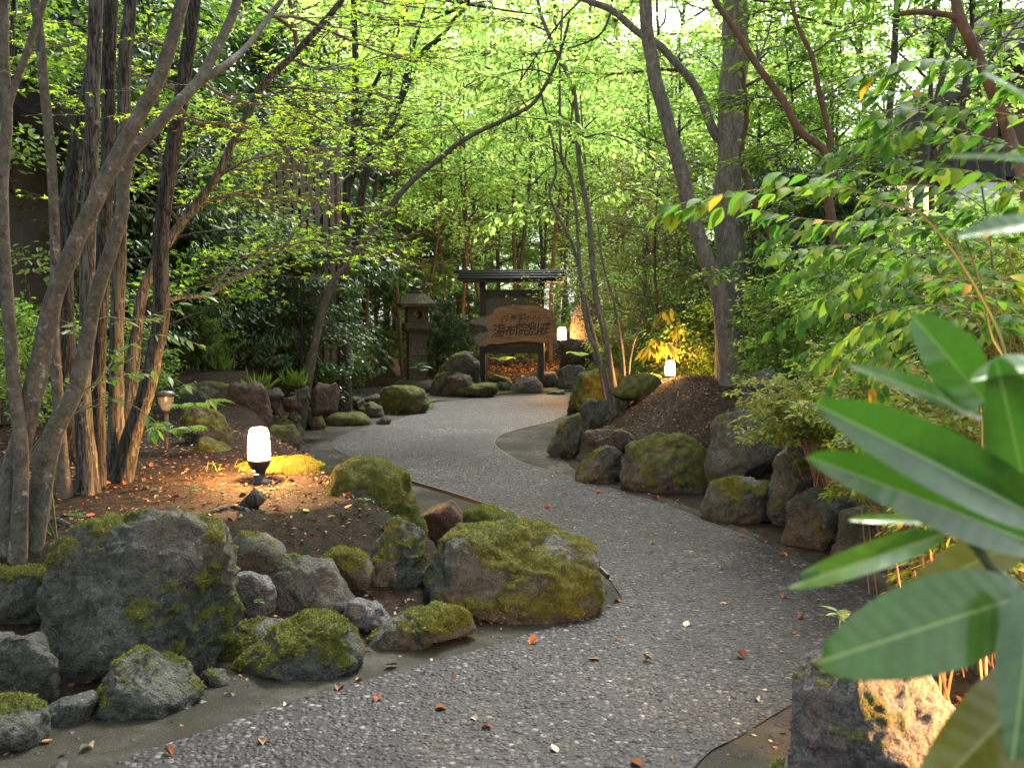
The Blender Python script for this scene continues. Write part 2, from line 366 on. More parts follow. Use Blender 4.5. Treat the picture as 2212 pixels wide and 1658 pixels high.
def mat_pebble():
    m = M('path_pebble'); t = m.attr('tint'); c = m.n('TexCoord').outputs['Object']
    col = m.ramp(t, [(0.0, (0.012, 0.012, 0.013)), (0.5, (0.044, 0.043, 0.043)), (0.8, (0.088, 0.084, 0.08)), (0.95, (0.13, 0.125, 0.115)), (1.0, (0.25, 0.24, 0.225))])
    col = m.mix(1.0, col, m.ramp(m.noise(c, 0.8, 6, 0.65), [(0.36, 0.26), (0.52, 0.49), (0.66, 0.76)]), 'MULTIPLY')
    col = m.mix(0.5, col, m.ramp(m.noise(c, 300, 3), [(0.3, 0.5), (0.7, 1.1)]), 'MULTIPLY')
    return m.fin(col, 0.6, None, 0.35)
PEBBLE = mat_pebble()
def mat_moss():
    m = M('ground_moss'); c = m.n('TexCoord').outputs['Object']
    col = m.ramp(m.noise(c, 12, 6, 0.7), [(0.3, (0.05, 0.055, 0.012)), (0.55, (0.13, 0.125, 0.022)), (0.75, (0.2, 0.18, 0.045))])
    return m.fin(col, 1.0, m.bump(m.noise(c, 150, 3), 0.9, 0.02), 0.1)
MOSS = mat_moss()
def mat_wood(name, a, b, sc=(1, 1, 9), rough=0.7, freq=9):
    m = M(name); c = m.coord('Object', sc); n = m.noise(c, freq, 6, 0.6, 0.7)
    col = m.ramp(n, [(0.3, a), (0.7, b)]); return m.fin(col, rough, m.bump(n, 0.35, 0.006), 0.3)
DARKWOOD = mat_wood('black_stained_timber', (0.012, 0.012, 0.013), (0.035, 0.034, 0.034), (9, 9, 1), 0.55)
SLATWOOD = mat_wood('weathered_slat_wood', (0.09, 0.076, 0.064), (0.22, 0.18, 0.145), (14, 14, 1), 0.85)
ROOFMET = mat_wood('charcoal_roof_board', (0.018, 0.02, 0.023), (0.04, 0.043, 0.048), (1, 9, 9), 0.65)
BLACK = M('matt_black_metal').fin((0.012, 0.012, 0.012), 0.5)
BROWNMET = M('bronze_brown_metal').fin((0.055, 0.035, 0.025), 0.45, None, 0.5)
INK = M('carved_black_ink').fin((0.012, 0.010, 0.009), 0.6)
PLASTER = M('white_plaster').fin((0.75, 0.74, 0.72), 0.8)
def mat_board():
    m = M('live_edge_board_wood'); c = m.n('TexCoord').outputs['Object']
    mp = m.n('Mapping'); mp.inputs['Scale'].default_value = (1.1, 6, 7); m.l(c, mp.inputs[0])
    n = m.noise(mp.outputs[0], 4, 7, 0.62, 0.9)
    col = m.ramp(n, [(0.28, (0.11, 0.055, 0.028)), (0.5, (0.25, 0.135, 0.068)), (0.72, (0.38, 0.235, 0.125))])
    sx = m.n('SeparateXYZ'); m.l(c, sx.inputs[0])
    edge = m.math('ADD', m.math('MULTIPLY', sx.outputs[0], -1.6), m.math('MULTIPLY', m.math('SUBTRACT', m.noise(c, 5, 5), 0.5), 1.2))
    col = m.mix(m.ramp(edge, [(0.62, 0.0), (0.78, 1.0)]), col, m.ramp(m.noise(c, 26, 5, 0.7), [(0.3, (0.05, 0.042, 0.036)), (0.7, (0.27, 0.24, 0.22))]))
    return m.fin(col, 0.6, m.bump(n, 0.4, 0.01), 0.3)
BOARD = mat_board()
def mat_dash():
    m = M('pebble_dash_panel'); c = m.n('TexCoord').outputs['Object']
    n = m.vor(c, 55, 'F1', 0); k = m.noise(c, 70, 4, 0.7)
    return m.fin(m.ramp(k, [(0.42, (0.03, 0.03, 0.026)), (0.58, (0.17, 0.16, 0.14))]), 0.9, m.bump(n, 0.8, 0.01), 0.2)
DASH = mat_dash()
def mat_emit(name, col, st):
    m = M(name); m.fin((0.8, 0.7, 0.55), 0.4); m.p.inputs['Emission Color'].default_value = (*col, 1); m.p.inputs['Emission Strength'].default_value = st; return m.m
def mat_globe():
    m = M('frosted_lit_globe'); m.fin((0.85, 0.75, 0.6), 0.5); m.p.inputs['Emission Color'].default_value = (1.0, 0.66, 0.33, 1); m.p.inputs['Emission Strength'].default_value = 2.2
    tr = m.n('BsdfTransparent'); mx = m.n('MixShader'); mx.inputs[0].default_value = 0.6; m.l(tr.outputs[0], mx.inputs[1]); m.l(m.p.outputs[0], mx.inputs[2]); m.l(mx.outputs[0], m.out.inputs['Surface']); return m.m
GLOW = mat_globe()
GLOWFAR = GLOW
GLOWSMALL = mat_emit('lit_bulb', (1.0, 0.48, 0.15), 25)
GLOWWIN = mat_emit('lit_window', (1.0, 0.66, 0.34), 0.45)
def mat_glass():
    m = M('ribbed_clear_glass'); m.fin((0.42, 0.36, 0.30), 0.12, None, 0.5); m.p.inputs['Transmission Weight'].default_value = 0.0; m.p.inputs['Alpha'].default_value = 0.38; return m.m
GLASS = mat_glass()
def mat_roof():
    m = M('mossy_shingle_roof'); c = m.n('TexCoord').outputs['Object']; n = m.noise(c, 6, 6, 0.7)
    col = m.ramp(n, [(0.3, (0.05, 0.047, 0.05)), (0.6, (0.11, 0.10, 0.105)), (0.75, (0.12, 0.13, 0.04))]); return m.fin(col, 1.0, m.bump(n, 0.5, 0.03), 0.05)
ROOF = mat_roof()
DARKROOF = M('dark_shingle').fin((0.012, 0.011, 0.011), 1.0, None, 0.0)

# ------------------------------------------------------------------ the ground and the path
COR_L = [(-300, 1640), (0, 1600), (180, 1540), (450, 1470), (780, 1400), (1050, 1340), (1250, 1290), (1200, 1220), (1060, 1190), (930, 1190), (880, 1110), (760, 1050), (690, 1010), (640, 960), (660, 925), (720, 915), (800, 905), (800, 885), (745, 868), (720, 850), (780, 838), (950, 838), (1100, 840), (1260, 838), (1800, 835)]
COR_R = [(1800, 912), (1300, 895), (1230, 900), (1200, 950), (1200, 980), (1260, 1030), (1440, 1075), (1540, 1115), (1700, 1180), (1850, 1210), (2050, 1240), (2080, 1300), (1960, 1350), (1820, 1430), (1740, 1520), (1720, 1800)]
cor = np.array([(-2.6, -3.0), (-2.3, 1.2)] + [tuple(PZ(x, y)[:2]) for x, y in COR_L + COR_R] + [(0.72, 1.2), (0.9, -3.0)])
PATH_L = [(-500, 2000), (230, 1660), (420, 1590), (620, 1520), (830, 1460), (1010, 1410), (1180, 1360), (1290, 1330), (1345, 1296)]
PATH_L2 = [(1345, 1294), (1300, 1235), (1210, 1170), (1080, 1105), (980, 1070), (870, 1037), (790, 1005), (725, 972), (718, 955), (740, 940), (800, 920), (880, 900), (910, 882), (950, 868), (1060, 858), (1200, 852), (1300, 848), (1780, 843)]
PATH_R = [(1780, 905), (1300, 893), (1235, 893), (1190, 911), (1120, 928), (1080, 942), (1068, 957), (1085, 975), (1130, 1000), (1200, 1022), (1300, 1050), (1400, 1080), (1480, 1108), (1560, 1140), (1640, 1170), (1720, 1205), (1800, 1240), (1880, 1285), (1900, 1330), (1870, 1400), (1810, 1460), (1740, 1505), (1600, 1590), (1500, 1660), (1300, 2000)]
def g2(pts, n): return smooth_line([PZ(x, y) for x, y in pts], n)[:, :2]
pl, pl2, pr = g2(PATH_L, 40), g2(PATH_L2, 90), g2(PATH_R, 120)
path_poly = np.vstack([[(-1.3, -2.9)], pl, pl2[1:], pr, [(0.35, -2.9)]])

def seg_dist(p, poly, closed=True):
    d = np.full(len(p), 1e9); q = np.roll(poly, -1, 0) if closed else poly[1:]
    for a, b in zip(poly if closed else poly[:-1], q):
        ab = b - a; t = np.clip(((p - a) @ ab) / (ab @ ab + 1e-12), 0, 1); d = np.minimum(d, np.hypot(*(p - a - t[:, None] * ab).T))
    return d
def inside(p, poly):
    c = np.zeros(len(p), bool); q = np.roll(poly, -1, 0)
    for (ax, ay), (bx, by) in zip(poly, q):
        k = (ay > p[:, 1]) != (by > p[:, 1])
        with np.errstate(divide='ignore', invalid='ignore'): c ^= k & (p[:, 0] < (bx - ax) * (p[:, 1] - ay) / (by - ay + 1e-15) + ax)
    return c
FRONT = np.array([(-2.3, 1.2)] + [tuple(PZ(x, y)[:2]) for x, y in COR_L[:8]])
def gheight(p):
    p = np.atleast_2d(np.asarray(p, float)); x, y = p[:, 0], p[:, 1]
    d = seg_dist(p, cor); ins = inside(p, cor); df = seg_dist(p, FRONT, False)
    left = x < -0.4 + 0.02 * (y - 4)
    ratio = x / np.maximum(y, 0.5)
    hl = 0.38 + 0.36 * sstep(8.7, 10.6, y) - 0.60 * sstep(11.0, 13.5, y) * sstep(-0.22, -0.165, ratio)
    hr = 0.40 + 0.05 * np.clip(y - 6.5, 0, 5) - 0.30 * sstep(13.5, 16, y)
    hr = hr - 0.25 * (1 - sstep(2.2, 4.5, y))
    H = np.where(left, hl, hr); H = np.where(y > 16.2, 0.03 + 0.085 * np.clip(y - 18.5, 0, 6), H)
    h = H * np.where(left, sstep(0.08, 0.6, d) * (0.25 + 0.75 * sstep(0.45, 1.05, df)), sstep(0.3, 1.5, d)) + 0.035 * sstep(0.0, 0.5, d) * fbm(np.c_[x * 1.5, y * 1.5, 0 * x], 5, 5, 0.6)
    return np.where(ins, -0.012, h - 0.004)
def gz(x, y): return float(gheight([(x, y)])[0])

def spaced(lo, hi, c, fine, grow):
    a = [c]; s = fine
    while a[-1] < hi: a.append(a[-1] + s); s *= 1 + grow if a[-1] > c + 3 else 1
    b = [c]; s = fine
    while b[-1] > lo: b.append(b[-1] - s); s *= 1 + grow if b[-1] < c - 3 else 1
    return np.array(b[:0:-1] + a)
gx = spaced(-400, 400, 0.0, 0.05, 0.05); gy = np.concatenate([[-60, -20, -8, -4, -3, -1, 0, 1], spaced(1.5, 500, 2.0, 0.05, 0.018)[1:]]); gy = np.unique(gy)
xx, yy = np.meshgrid(gx, gy); pts = np.c_[xx.ravel(), yy.ravel()]
zz = gheight(pts); nx, ny = len(gx), len(gy)
i = np.arange(ny - 1)[:, None] * nx; j = np.arange(nx - 1)[None, :]
Q = np.stack([i + j, i + j + 1, i + nx + j + 1, i + nx + j], -1).reshape(-1, 4)
ground = link('ground', mesh('ground', np.c_[pts, zz], Q, mat=SOIL)); ground['kind'] = 'structure'

def flat(name, poly, z, m):
    me = bpy.data.meshes.new(name); me.from_pydata([(x, y, z) for x, y in poly], [], [list(range(len(poly)))]); me.materials.append(m)
    if me.polygons[0].normal.z < 0: me.flip_normals()
    o = link(name, me); o['kind'] = 'structure'; return o
flat('path_border', cor, 0.0, MORTAR)
pth = flat('path', path_poly, 0.006, AGG)
# a thin steel strip stands between gravel and mortar on the two inner curves
def strip(pts2, label, h=0.022, w=0.012, mat=BROWNMET):
    g = Geo(); p = np.c_[pts2, np.zeros(len(pts2))]; t = unit(np.gradient(p, axis=0)); nrm = np.c_[-t[:, 1], t[:, 0], 0 * t[:, 0]] * w / 2
    V = np.stack([p - nrm, p - nrm + [0, 0, h], p + nrm + [0, 0, h], p + nrm], 1).reshape(-1, 3); n = len(p)
    Qs = [[4 * k + a, 4 * k + a + 1, 4 * k + a + 5, 4 * k + a + 4] for k in range(n - 1) for a in (0, 1, 2)]
    g.add(V, Qs); return single('edging_strip', g, mat, label, 'path edging', smooth=False)
strip(pl2[4:32], 'thin rusty edging strip between gravel path and brown mortar behind the flat-topped boulder')
strip(pr[14:70], 'thin dark edging line curving round the inner bend of the path beside the bank stones', 0.007, 0.008, BLACK)
# the pebbles themselves where they are large enough to see
rng = np.random.default_rng(3)
sp_ = 0.0172
a, b = np.meshgrid(np.arange(-3, 3.2, sp_), np.arange(2.4, 10.5, sp_ * 0.87)); a = a + (np.arange(a.shape[0]) % 2)[:, None] * sp_ / 2
pp = np.c_[a.ravel(), b.ravel()] + rng.normal(0, 0.0032, (a.size, 2))
pp = pp[(np.abs(pp[:, 0] / pp[:, 1]) < 0.56) & (pp[:, 0] > -2.2) & (rng.random(len(pp)) > sstep(7.0, 10.4, pp[:, 1]))]
dd = seg_dist(pp, path_poly); pp = pp[inside(pp, path_poly) & (dd > 0.008)]
de = seg_dist(pp, pl, False); pp = pp[rng.random(len(pp)) < 0.25 + sstep(0.0, 0.22, de)]; wear = fbm(np.c_[pp * 1.1, 0 * pp[:, :1]], 3, 9)
pp = pp[rng.random(len(pp)) < 0.93 + 0.25 * np.minimum(wear, 0)]
n = len(pp); k = 5; an = np.linspace(0, 2 * np.pi, k, endpoint=False)[None, :] + rng.random((n, 1)) * 6.28
rad = np.exp(rng.normal(0, 0.28, n)) * 0.0082; rad = np.minimum(rad, 0.015); el = rng.uniform(0.65, 1.0, n); ro = rng.random(n) * 3.14
jit = rng.uniform(0.82, 1.15, (n, k)); hgt = rad * rng.uniform(0.18, 0.5, n)
def ringp(f, z):
    x, y = np.cos(an) * jit * f * rad[:, None], np.sin(an) * jit * f * rad[:, None] * el[:, None]
    c, s = np.cos(ro)[:, None], np.sin(ro)[:, None]; tx, ty = rng.normal(0, 0.12, (n, 1)), rng.normal(0, 0.12, (n, 1))
    X, Y = x * c - y * s, x * s + y * c
    return np.stack([X + pp[:, :1], Y + pp[:, 1:], 0.004 + z[:, None] + (X * tx + Y * ty if z.max() > 0 else 0 * X)], -1)
V = np.concatenate([ringp(1.0, 0 * hgt), ringp(0.68, hgt)], 1).reshape(-1, 3); o5 = (np.arange(n) * 2 * k)[:, None, None]
jj = np.arange(k); Qp = (np.stack([jj, (jj + 1) % k, k + (jj + 1) % k, k + jj], -1)[None] + o5).reshape(-1, 4)
Tp = (np.array([[k, k + 1, k + 2], [k, k + 2, k + 3], [k, k + 3, k + 4]])[None] + o5).reshape(-1, 3)
tt = np.clip(np.minimum(rng.beta(1.2, 2.1, n) * 0.95, 0.74) + (rng.random(n) < 0.007) * 0.4, 0, 1)
pb = link('pebbles', mesh('pebbles', V, Qp, Tp, np.repeat(tt, 2 * k), PEBBLE), pth); pb['kind'] = 'stuff'
q_ = rng.uniform([-3.0, 2.5], [3.2, 14.0], (60000, 2)); dq = seg_dist(q_, cor); ok = inside(q_, cor) & ~inside(q_, path_poly) & (rng.random(len(q_)) < np.exp(-dq / 0.10) * 0.8 + 0.04); q_ = q_[ok]; m_ = len(q_)
IV, IF = (lambda b: (b[0] * [1, 1, 0.6], b[1]))(((np.array([[1, 0, 0], [-.5, .87, 0], [-.5, -.87, 0], [0.2, 0.1, 0.8], [0.5, 0.8, 0.2]])), np.array([[0, 4, 3], [4, 1, 3], [1, 2, 3], [2, 0, 3]])))
sc_ = np.exp(rng.normal(0, 0.5, m_)) * 0.0075; an_ = rng.uniform(0, 6.28, m_); X = IV[None, :, 0] * np.cos(an_)[:, None] - IV[None, :, 1] * np.sin(an_)[:, None]; Y = IV[None, :, 0] * np.sin(an_)[:, None] + IV[None, :, 1] * np.cos(an_)[:, None]
gv = np.stack([X * sc_[:, None] + q_[:, :1], Y * sc_[:, None] + q_[:, 1:], IV[None, :, 2] * sc_[:, None] + 0.0005], -1).reshape(-1, 3); gf = (IF[None] + (np.arange(m_) * 5)[:, None, None]).reshape(-1, 3)
gr_ = link('grit', mesh('grit', gv, None, gf, np.repeat(np.clip(rng.beta(1.2, 2.5, m_), 0, 1), 5), PEBBLE, False)); gr_['kind'] = 'stuff'
q_ = rng.uniform([-3.0, 2.5], [3.2, 14.0], (26000, 2)); dq = seg_dist(q_, cor); ok = inside(q_, cor) & (rng.random(len(q_)) < np.exp(-dq / 0.11) * 0.95 + 0.006); q_ = q_[ok]; m_ = len(q_); an_ = rng.uniform(0, 6.28, m_); gfr = Geo()
leaves(gfr, np.c_[q_, np.where(inside(q_, path_poly), 0.013, 0.003)], np.c_[np.cos(an_), np.sin(an_), rng.normal(0, 0.15, m_)], np.array([0, 0, 1.0]) + rng.normal(0, 0.3, (m_, 3)), rng.uniform(0.008, 0.030, m_), L_HEX, rng.beta(0.9, 2.2, m_))
V, Q, T, A = gfr.get(); fr_ = link('leaf_fragments', mesh('leaf_fragments', V, Q, T, A, LITTER)); fr_['kind'] = 'stuff'
# moss along the foot of the path's far edge, and the dark paving by the lantern
def blanket(name, pxs, z, m, seed, kind):
    c = np.array([PZ(x, y)[:2] for x, y in pxs]); q = smooth_line(np.vstack([c, c[:1]]), 60)[:-1]
    q = q + 0.04 * np.c_[fbm(np.c_[q * 4, 0 * q[:, :1]], 3, seed), fbm(np.c_[q * 4, 0 * q[:, :1] + 5], 3, seed)]
    o = flat(name, q, z, m); o['kind'] = kind; return o
blanket('moss_strip', [(925, 872), (960, 862), (1080, 852), (1200, 846), (1250, 843), (1250, 838), (1100, 843), (1060, 850), (1000, 856), (930, 865)], 0.016, MOSS, 4, 'stuff')
blanket('paving', [(760, 866), (850, 868), (925, 868), (1010, 860), (1000, 845), (930, 838), (800, 838), (750, 848)], 0.012, mat_rock('dark_paving', (0.05, 0.05, 0.055), (0.13, 0.13, 0.135), (0.07, 0.07, 0.07), mossy=False), 6, 'structure')

# ------------------------------------------------------------------ stones
_ico = {}
def ico(k):
    if k not in _ico:
        bm = bmesh.new(); bmesh.ops.create_icosphere(bm, subdivisions=k, radius=1)
        _ico[k] = (np.array([v.co[:] for v in bm.verts]), np.array([[v.index for v in f.verts] for f in bm.faces])); bm.free()
    return _ico[k]
def poly_radius(poly, c, th):
    q = poly - c; r = np.full(len(th), 0.0); d = np.c_[np.cos(th), np.sin(th)]
    for a, b in zip(q, np.roll(q, -1, 0)):
        e = b - a; den = d[:, 0] * e[1] - d[:, 1] * e[0]; den = np.where(abs(den) < 1e-9, 1e-9, den)
        t = (a[0] * e[1] - a[1] * e[0]) / den; s = (a[0] * d[:, 1] - a[1] * d[:, 0]) / den
        r = np.where((t > 0) & (s >= -1e-6) & (s <= 1 + 1e-6), np.maximum(r, t), r)
    return r
stones = []
def stone(label, poly, zb=0.0, depth=0.8, moss=0.35, mat=ROCK, k=4, seed=None, ang=0.5, D=None, cat='rock', name='rock', push=0.0, rough=1.0):
    seed = len(stones) + 11 if seed is None else seed
    rg = np.random.default_rng(seed); poly = np.array(poly, float)
    if D is not None and 4.0 < D < 5.6: poly = poly.mean(0) + (poly - poly.mean(0)) * 1.13     # these sit packed against their neighbours
    D0 = (DOF(poly[:, 1].max(), zb) if D is None else D) + push
    wpx = np.ptp(poly[:, 0]); dh = depth * wpx / 2 / FPX * D0; D1 = D0 + dh * 0.8 if D is None else D0
    w3 = np.array([P(x, y, D1) for x, y in poly]); q = w3[:, [0, 2]]
    c = (q.min(0) + q.max(0)) / 2
    q = q.copy(); low = q[:, 1] < c[1]; q[low, 1] -= 0.06 * np.ptp(q[:, 1]) + 0.01
    th = np.linspace(-np.pi, np.pi, 145); r = poly_radius(q, c, th); r = np.where(r <= 0, r.mean(), r)
    r[-1] = r[0]; kr = np.array([1, 2, 3, 2, 1.]) / 9; r = np.convolve(np.r_[r[-5:-1], r, r[1:5]], kr, 'same')[4:-4]
    U, F = ico(k); d = U.copy()
    e = 2.6; d = d / (np.abs(d) ** e).sum(1, keepdims=True) ** (1 / e)          # boxier than a ball
    for _ in range(int(11 * ang) + 3):                                       # broken faces
        nn = unit(rg.normal(0, 1, 3) * [1, 1, 0.8] - [0, 0.35, -0.1]); t = rg.uniform(0.66, 0.95) if nn[1] < -0.35 else rg.uniform(0.88, 1.08)
        over = np.maximum(d @ nn - t, 0); d = d - nn * (over * (0.80 + 0.2 * ang))[:, None]
    a = np.arctan2(d[:, 2], d[:, 0]); s = np.hypot(d[:, 0], d[:, 2]); rr = np.interp(a, th, r)
    V = np.c_[c[0] + np.cos(a) * s * rr * 1.0, D1 + d[:, 1] * dh, c[1] + np.sin(a) * s * rr]
    size = (np.ptp(q[:, 0]) * np.ptp(q[:, 1])) ** 0.5; nrm = unit(np.c_[d[:, 0], d[:, 1], d[:, 2]])
    f = 1.0 / size; n1 = fbm(V * f * 1.6, 3, seed); n2 = 1 - 2 * np.abs(fbm(V * f * 4.0, 4, seed + 50)); n3 = fbm(V * f * 12, 3, seed + 90)
    V = V + nrm * (size * rough * (0.06 * n1 + 0.055 * (n2 - 0.6) * (0.4 + ang) + 0.022 * n3))[:, None]
    if k >= 5 and rough > 0.7: V = V - nrm * (size * (0.012 + 0.022 * ang) * np.exp(-(fbm(V * f * 2.0, 4, seed + 170) / 0.035) ** 2))[:, None]
    if k >= 5: V = V + nrm * (size * rough * 0.020 * fbm(V * f * 26, 4, seed + 130, 0.62))[:, None]
    fn = np.cross(V[F[:, 1]] - V[F[:, 0]], V[F[:, 2]] - V[F[:, 0]]); vn = np.zeros_like(V)
    for q in range(3): np.add.at(vn, F[:, q], fn)
    vn = unit(vn); mv = 0.75 * vn[:, 2] + 1.5 * fbm(V * 5.5 / min(max(size, 0.35), 0.9) * 0.5, 5, seed + 210, 0.6) + moss * 1.9 - 1.10 - 0.3 * (V[:, 2] - c[1] < -0.35 * np.ptp(V[:, 2]))
    mk = sstep(0.0, 0.4, mv); V = V + vn * (mk * min(0.02 * size, 0.014))[:, None]
    loc = np.array([c[0], D1, V[:, 2].min()])
    o = link(name, mesh(name, V - loc, None, F, mv, mat), None, loc)
    if D1 < 6.6 and moss > 0.25:                                            # the nap of the moss
        fm = np.where((mk[F].mean(1) > 0.6) & (fn[:, 1] < 0.4 * np.linalg.norm(fn, axis=1)))[0]
        if len(fm) > 20:
            ar = np.linalg.norm(fn[fm], axis=1) / 2; nb = int(min(ar.sum() * 42000, 9000)); pk = rg.choice(fm, nb, p=ar / ar.sum()); wb = rg.dirichlet((1, 1, 1), nb)
            bp_ = (V[F[pk]] * wb[:, :, None]).sum(1); up_ = unit(vn[F[pk, 0]] + rg.normal(0, 0.45, (nb, 3))); sd_ = unit(np.cross(up_, rg.normal(0, 1, (nb, 3)))); ln_ = rg.uniform(0.004, 0.010, nb)[:, None]
            tv = np.stack([bp_ - sd_ * 0.0016, bp_ + sd_ * 0.0016, bp_ + up_ * ln_], 1).reshape(-1, 3) - loc
            mo_ = link('moss', mesh('moss', tv, None, np.arange(nb * 3).reshape(-1, 3), np.repeat(rg.uniform(0, 1, nb), 3), MOSSTUFT), o); mo_['kind'] = 'stuff'
    tag(o, label, cat)
    stones.append((o, V, F)); return o
# the wall of boulders along the near bed
stone('biggest boulder of the near bed, dark grey with thin moss on its rounded top', [(100, 1260), (118, 1180), (195, 1142), (300, 1108), (400, 1116), (465, 1145), (498, 1215), (507, 1310), (475, 1370), (410, 1420), (345, 1450), (230, 1475), (150, 1455), (122, 1350)], 0, 0.8, 0.42, k=6, ang=0.35)
stone('upper grey block beside the biggest boulder, resting on the squarer block', [(-90, 1240), (0, 1230), (70, 1235), (108, 1255), (128, 1320), (60, 1358), (-90, 1375)], 0, 0.7, 0.40, k=5, D=3.8)
stone('squarish bare grey block under the upper block at the picture edge', [(-90, 1372), (30, 1362), (75, 1368), (118, 1440), (112, 1505), (60, 1525), (-90, 1535)], 0, 0.7, 0.1, k=5, ang=0.8)
stone('low slab with a mossy edge in front of the squarish bare block', [(-120, 1522), (0, 1512), (45, 1515), (92, 1548), (88, 1590), (20, 1610), (-120, 1630)], 0, 0.8, 0.3, k=5, ang=0.7)
stone('flat dark split stone lying between the low slab and the wedge-shaped rock', [(82, 1545), (110, 1522), (190, 1498), (215, 1510), (180, 1548), (100, 1568)], 0, 0.9, 0.0, k=4, ang=0.9)
stone('wedge-shaped rock with a yellow mossy ridge before the biggest boulder', [(165, 1545), (232, 1462), (262, 1425), (315, 1408), (360, 1425), (392, 1445), (445, 1482), (408, 1515), (260, 1548)], 0, 0.7, 0.36, k=5, ang=0.8)
stone('small mossy cobble at the path between the two wedge-shaped rocks', [(432, 1458), (452, 1446), (480, 1450), (498, 1466), (470, 1482), (438, 1478)], 0, 0.9, 0.4)
stone('humped grey rock half hidden behind the rock with the yellow-green moss saddle', [(440, 1402), (500, 1362), (555, 1340), (612, 1345), (620, 1400), (520, 1442), (450, 1445)], 0, 0.7, 0.42, k=5, push=0.1)
stone('low rock with a bright yellow-green moss saddle at the path edge', [(497, 1432), (560, 1392), (640, 1340), (690, 1337), (735, 1350), (768, 1385), (787, 1415), (705, 1445), (600, 1468), (505, 1466)], 0, 0.7, 0.48, k=5, ang=0.7)
stone('narrow pale grey upright stone wedged beside the biggest boulder', [(512, 1252), (535, 1238), (572, 1250), (590, 1290), (588, 1330), (555, 1352), (515, 1345)], 0, 0.8, 0.02, ROCKP, D=4.15, ang=0.9)
stone('smooth oval stone with a little moss lying on top of the narrow pale stone', [(500, 1180), (530, 1158), (570, 1160), (608, 1188), (608, 1212), (570, 1238), (515, 1222)], 0, 0.9, 0.33, D=4.35, ang=0.3, rough=0.6)
stone('angular bare dark rock beside the narrow pale upright stone', [(580, 1265), (598, 1218), (640, 1210), (700, 1222), (752, 1285), (745, 1340), (650, 1352), (592, 1335)], 0, 0.8, 0.12, k=5, D=4.3, ang=0.9, rough=0.7)
stone('dark lumpy mossy stone tucked above the angular bare rock', [(702, 1208), (735, 1186), (790, 1205), (805, 1225), (790, 1258), (730, 1258)], 0, 0.9, 0.5, D=4.5)
stone('upright pointed grey stone streaked with moss beside the flat-topped boulder', [(788, 1245), (815, 1180), (848, 1122), (875, 1128), (905, 1165), (910, 1212), (888, 1262), (830, 1298), (790, 1282)], 0, 0.8, 0.33, k=5, D=4.65, ang=0.7)
stone('tall dome-shaped boulder thickly covered in golden moss near the glowing lamp', [(722, 1062), (742, 1025), (778, 1000), (825, 1003), (868, 1035), (898, 1105), (905, 1185), (850, 1190), (775, 1115)], 0, 0.8, 0.85, k=5, D=5.35, ang=0.25)
stone('broken blue-grey stone low in the gap below the pointed stone', [(742, 1325), (765, 1296), (815, 1302), (860, 1340), (810, 1368), (748, 1358)], 0, 0.8, 0.0, ROCKP, ang=0.9)
stone('long low mossy rock in front of the flat-topped mossy boulder', [(785, 1392), (830, 1346), (900, 1318), (960, 1310), (1005, 1318), (1036, 1352), (1030, 1368), (945, 1370), (880, 1400), (805, 1408)], 0, 0.7, 0.42, k=5, ang=0.7)
stone('large flat-topped mossy boulder jutting out to the path', [(895, 1252), (950, 1195), (975, 1162), (1030, 1148), (1110, 1146), (1190, 1162), (1278, 1188), (1295, 1240), (1283, 1300), (1205, 1340), (1060, 1338), (1000, 1302), (920, 1292)], 0, 0.7, 0.50, k=6, ang=0.5)
stone('rounded mossy stone behind the flat-topped mossy boulder', [(1002, 1148), (1010, 1112), (1050, 1104), (1105, 1122), (1145, 1150), (1070, 1172), (1008, 1168)], 0, 0.9, 0.5, D=5.3)
stone('reddish brown stone behind the pointed stone, against the rusty strip', [(905, 1172), (915, 1110), (975, 1078), (1008, 1125), (1002, 1165), (945, 1180)], 0, 0.9, 0.12, mat_rock('red_stone', (0.10, 0.05, 0.03), (0.26, 0.13, 0.08), (0.13, 0.07, 0.04)), D=5.6)
stone('low mossy rock lit yellow right behind the glowing lamp', [(492, 1015), (555, 994), (650, 988), (700, 1008), (708, 1035), (610, 1048), (500, 1038)], 0.30, 0.8, 0.6, D=6.25)
stone('little bare stone on the soil above the lumpy mossy stone', [(675, 1203), (690, 1185), (712, 1195), (700, 1212)], 0.4, 0.9, 0.0, ROCKP, D=4.9)
# the farther edge of the same bed
stone('brown rounded boulder on the far side of the glowing lamp', [(574, 962), (588, 925), (632, 918), (652, 952), (650, 990), (600, 998)], 0, 0.9, 0.3, ROCKB, ang=0.4)
stone('moss-capped rounded stone behind the brown boulder by the lamp', [(572, 908), (612, 890), (642, 906), (657, 938), (620, 944), (580, 930)], 0, 0.9, 0.7)
stone('grey cone-shaped stone with a moss tip next to the moss-capped stone', [(646, 908), (662, 880), (688, 884), (704, 916), (680, 928), (650, 926)], 0, 0.9, 0.45)
stone('light grey cobble behind the cone-shaped stone', [(662, 884), (690, 871), (698, 890), (685, 905), (668, 903)], 0, 0.9, 0.1, ROCKP, push=0.4)
stone('flat cushion-like mossy stone at the path edge beyond the lamp', [(698, 906), (722, 893), (780, 892), (804, 908), (790, 919), (710, 919)], 0, 0.9, 0.85, ang=0.2)
stone('largest purple-brown rock of the far retaining wall', [(488, 880), (498, 832), (550, 827), (576, 850), (587, 892), (576, 928), (530, 935), (498, 920)], 0.22, 0.8, 0.2, ROCKB, k=5, ang=0.7)
stone('broad grey rock behind the brown path light', [(365, 880), (382, 834), (450, 824), (496, 838), (502, 862), (480, 905), (430, 905), (395, 895)], 0.36, 0.8, 0.38, k=5, ang=0.7)
stone('sloping moss-edged rock between path light and glowing lamp', [(392, 912), (425, 880), (462, 893), (492, 930), (502, 972), (470, 990), (410, 965)], 0.28, 0.8, 0.55, k=5, ang=0.5)
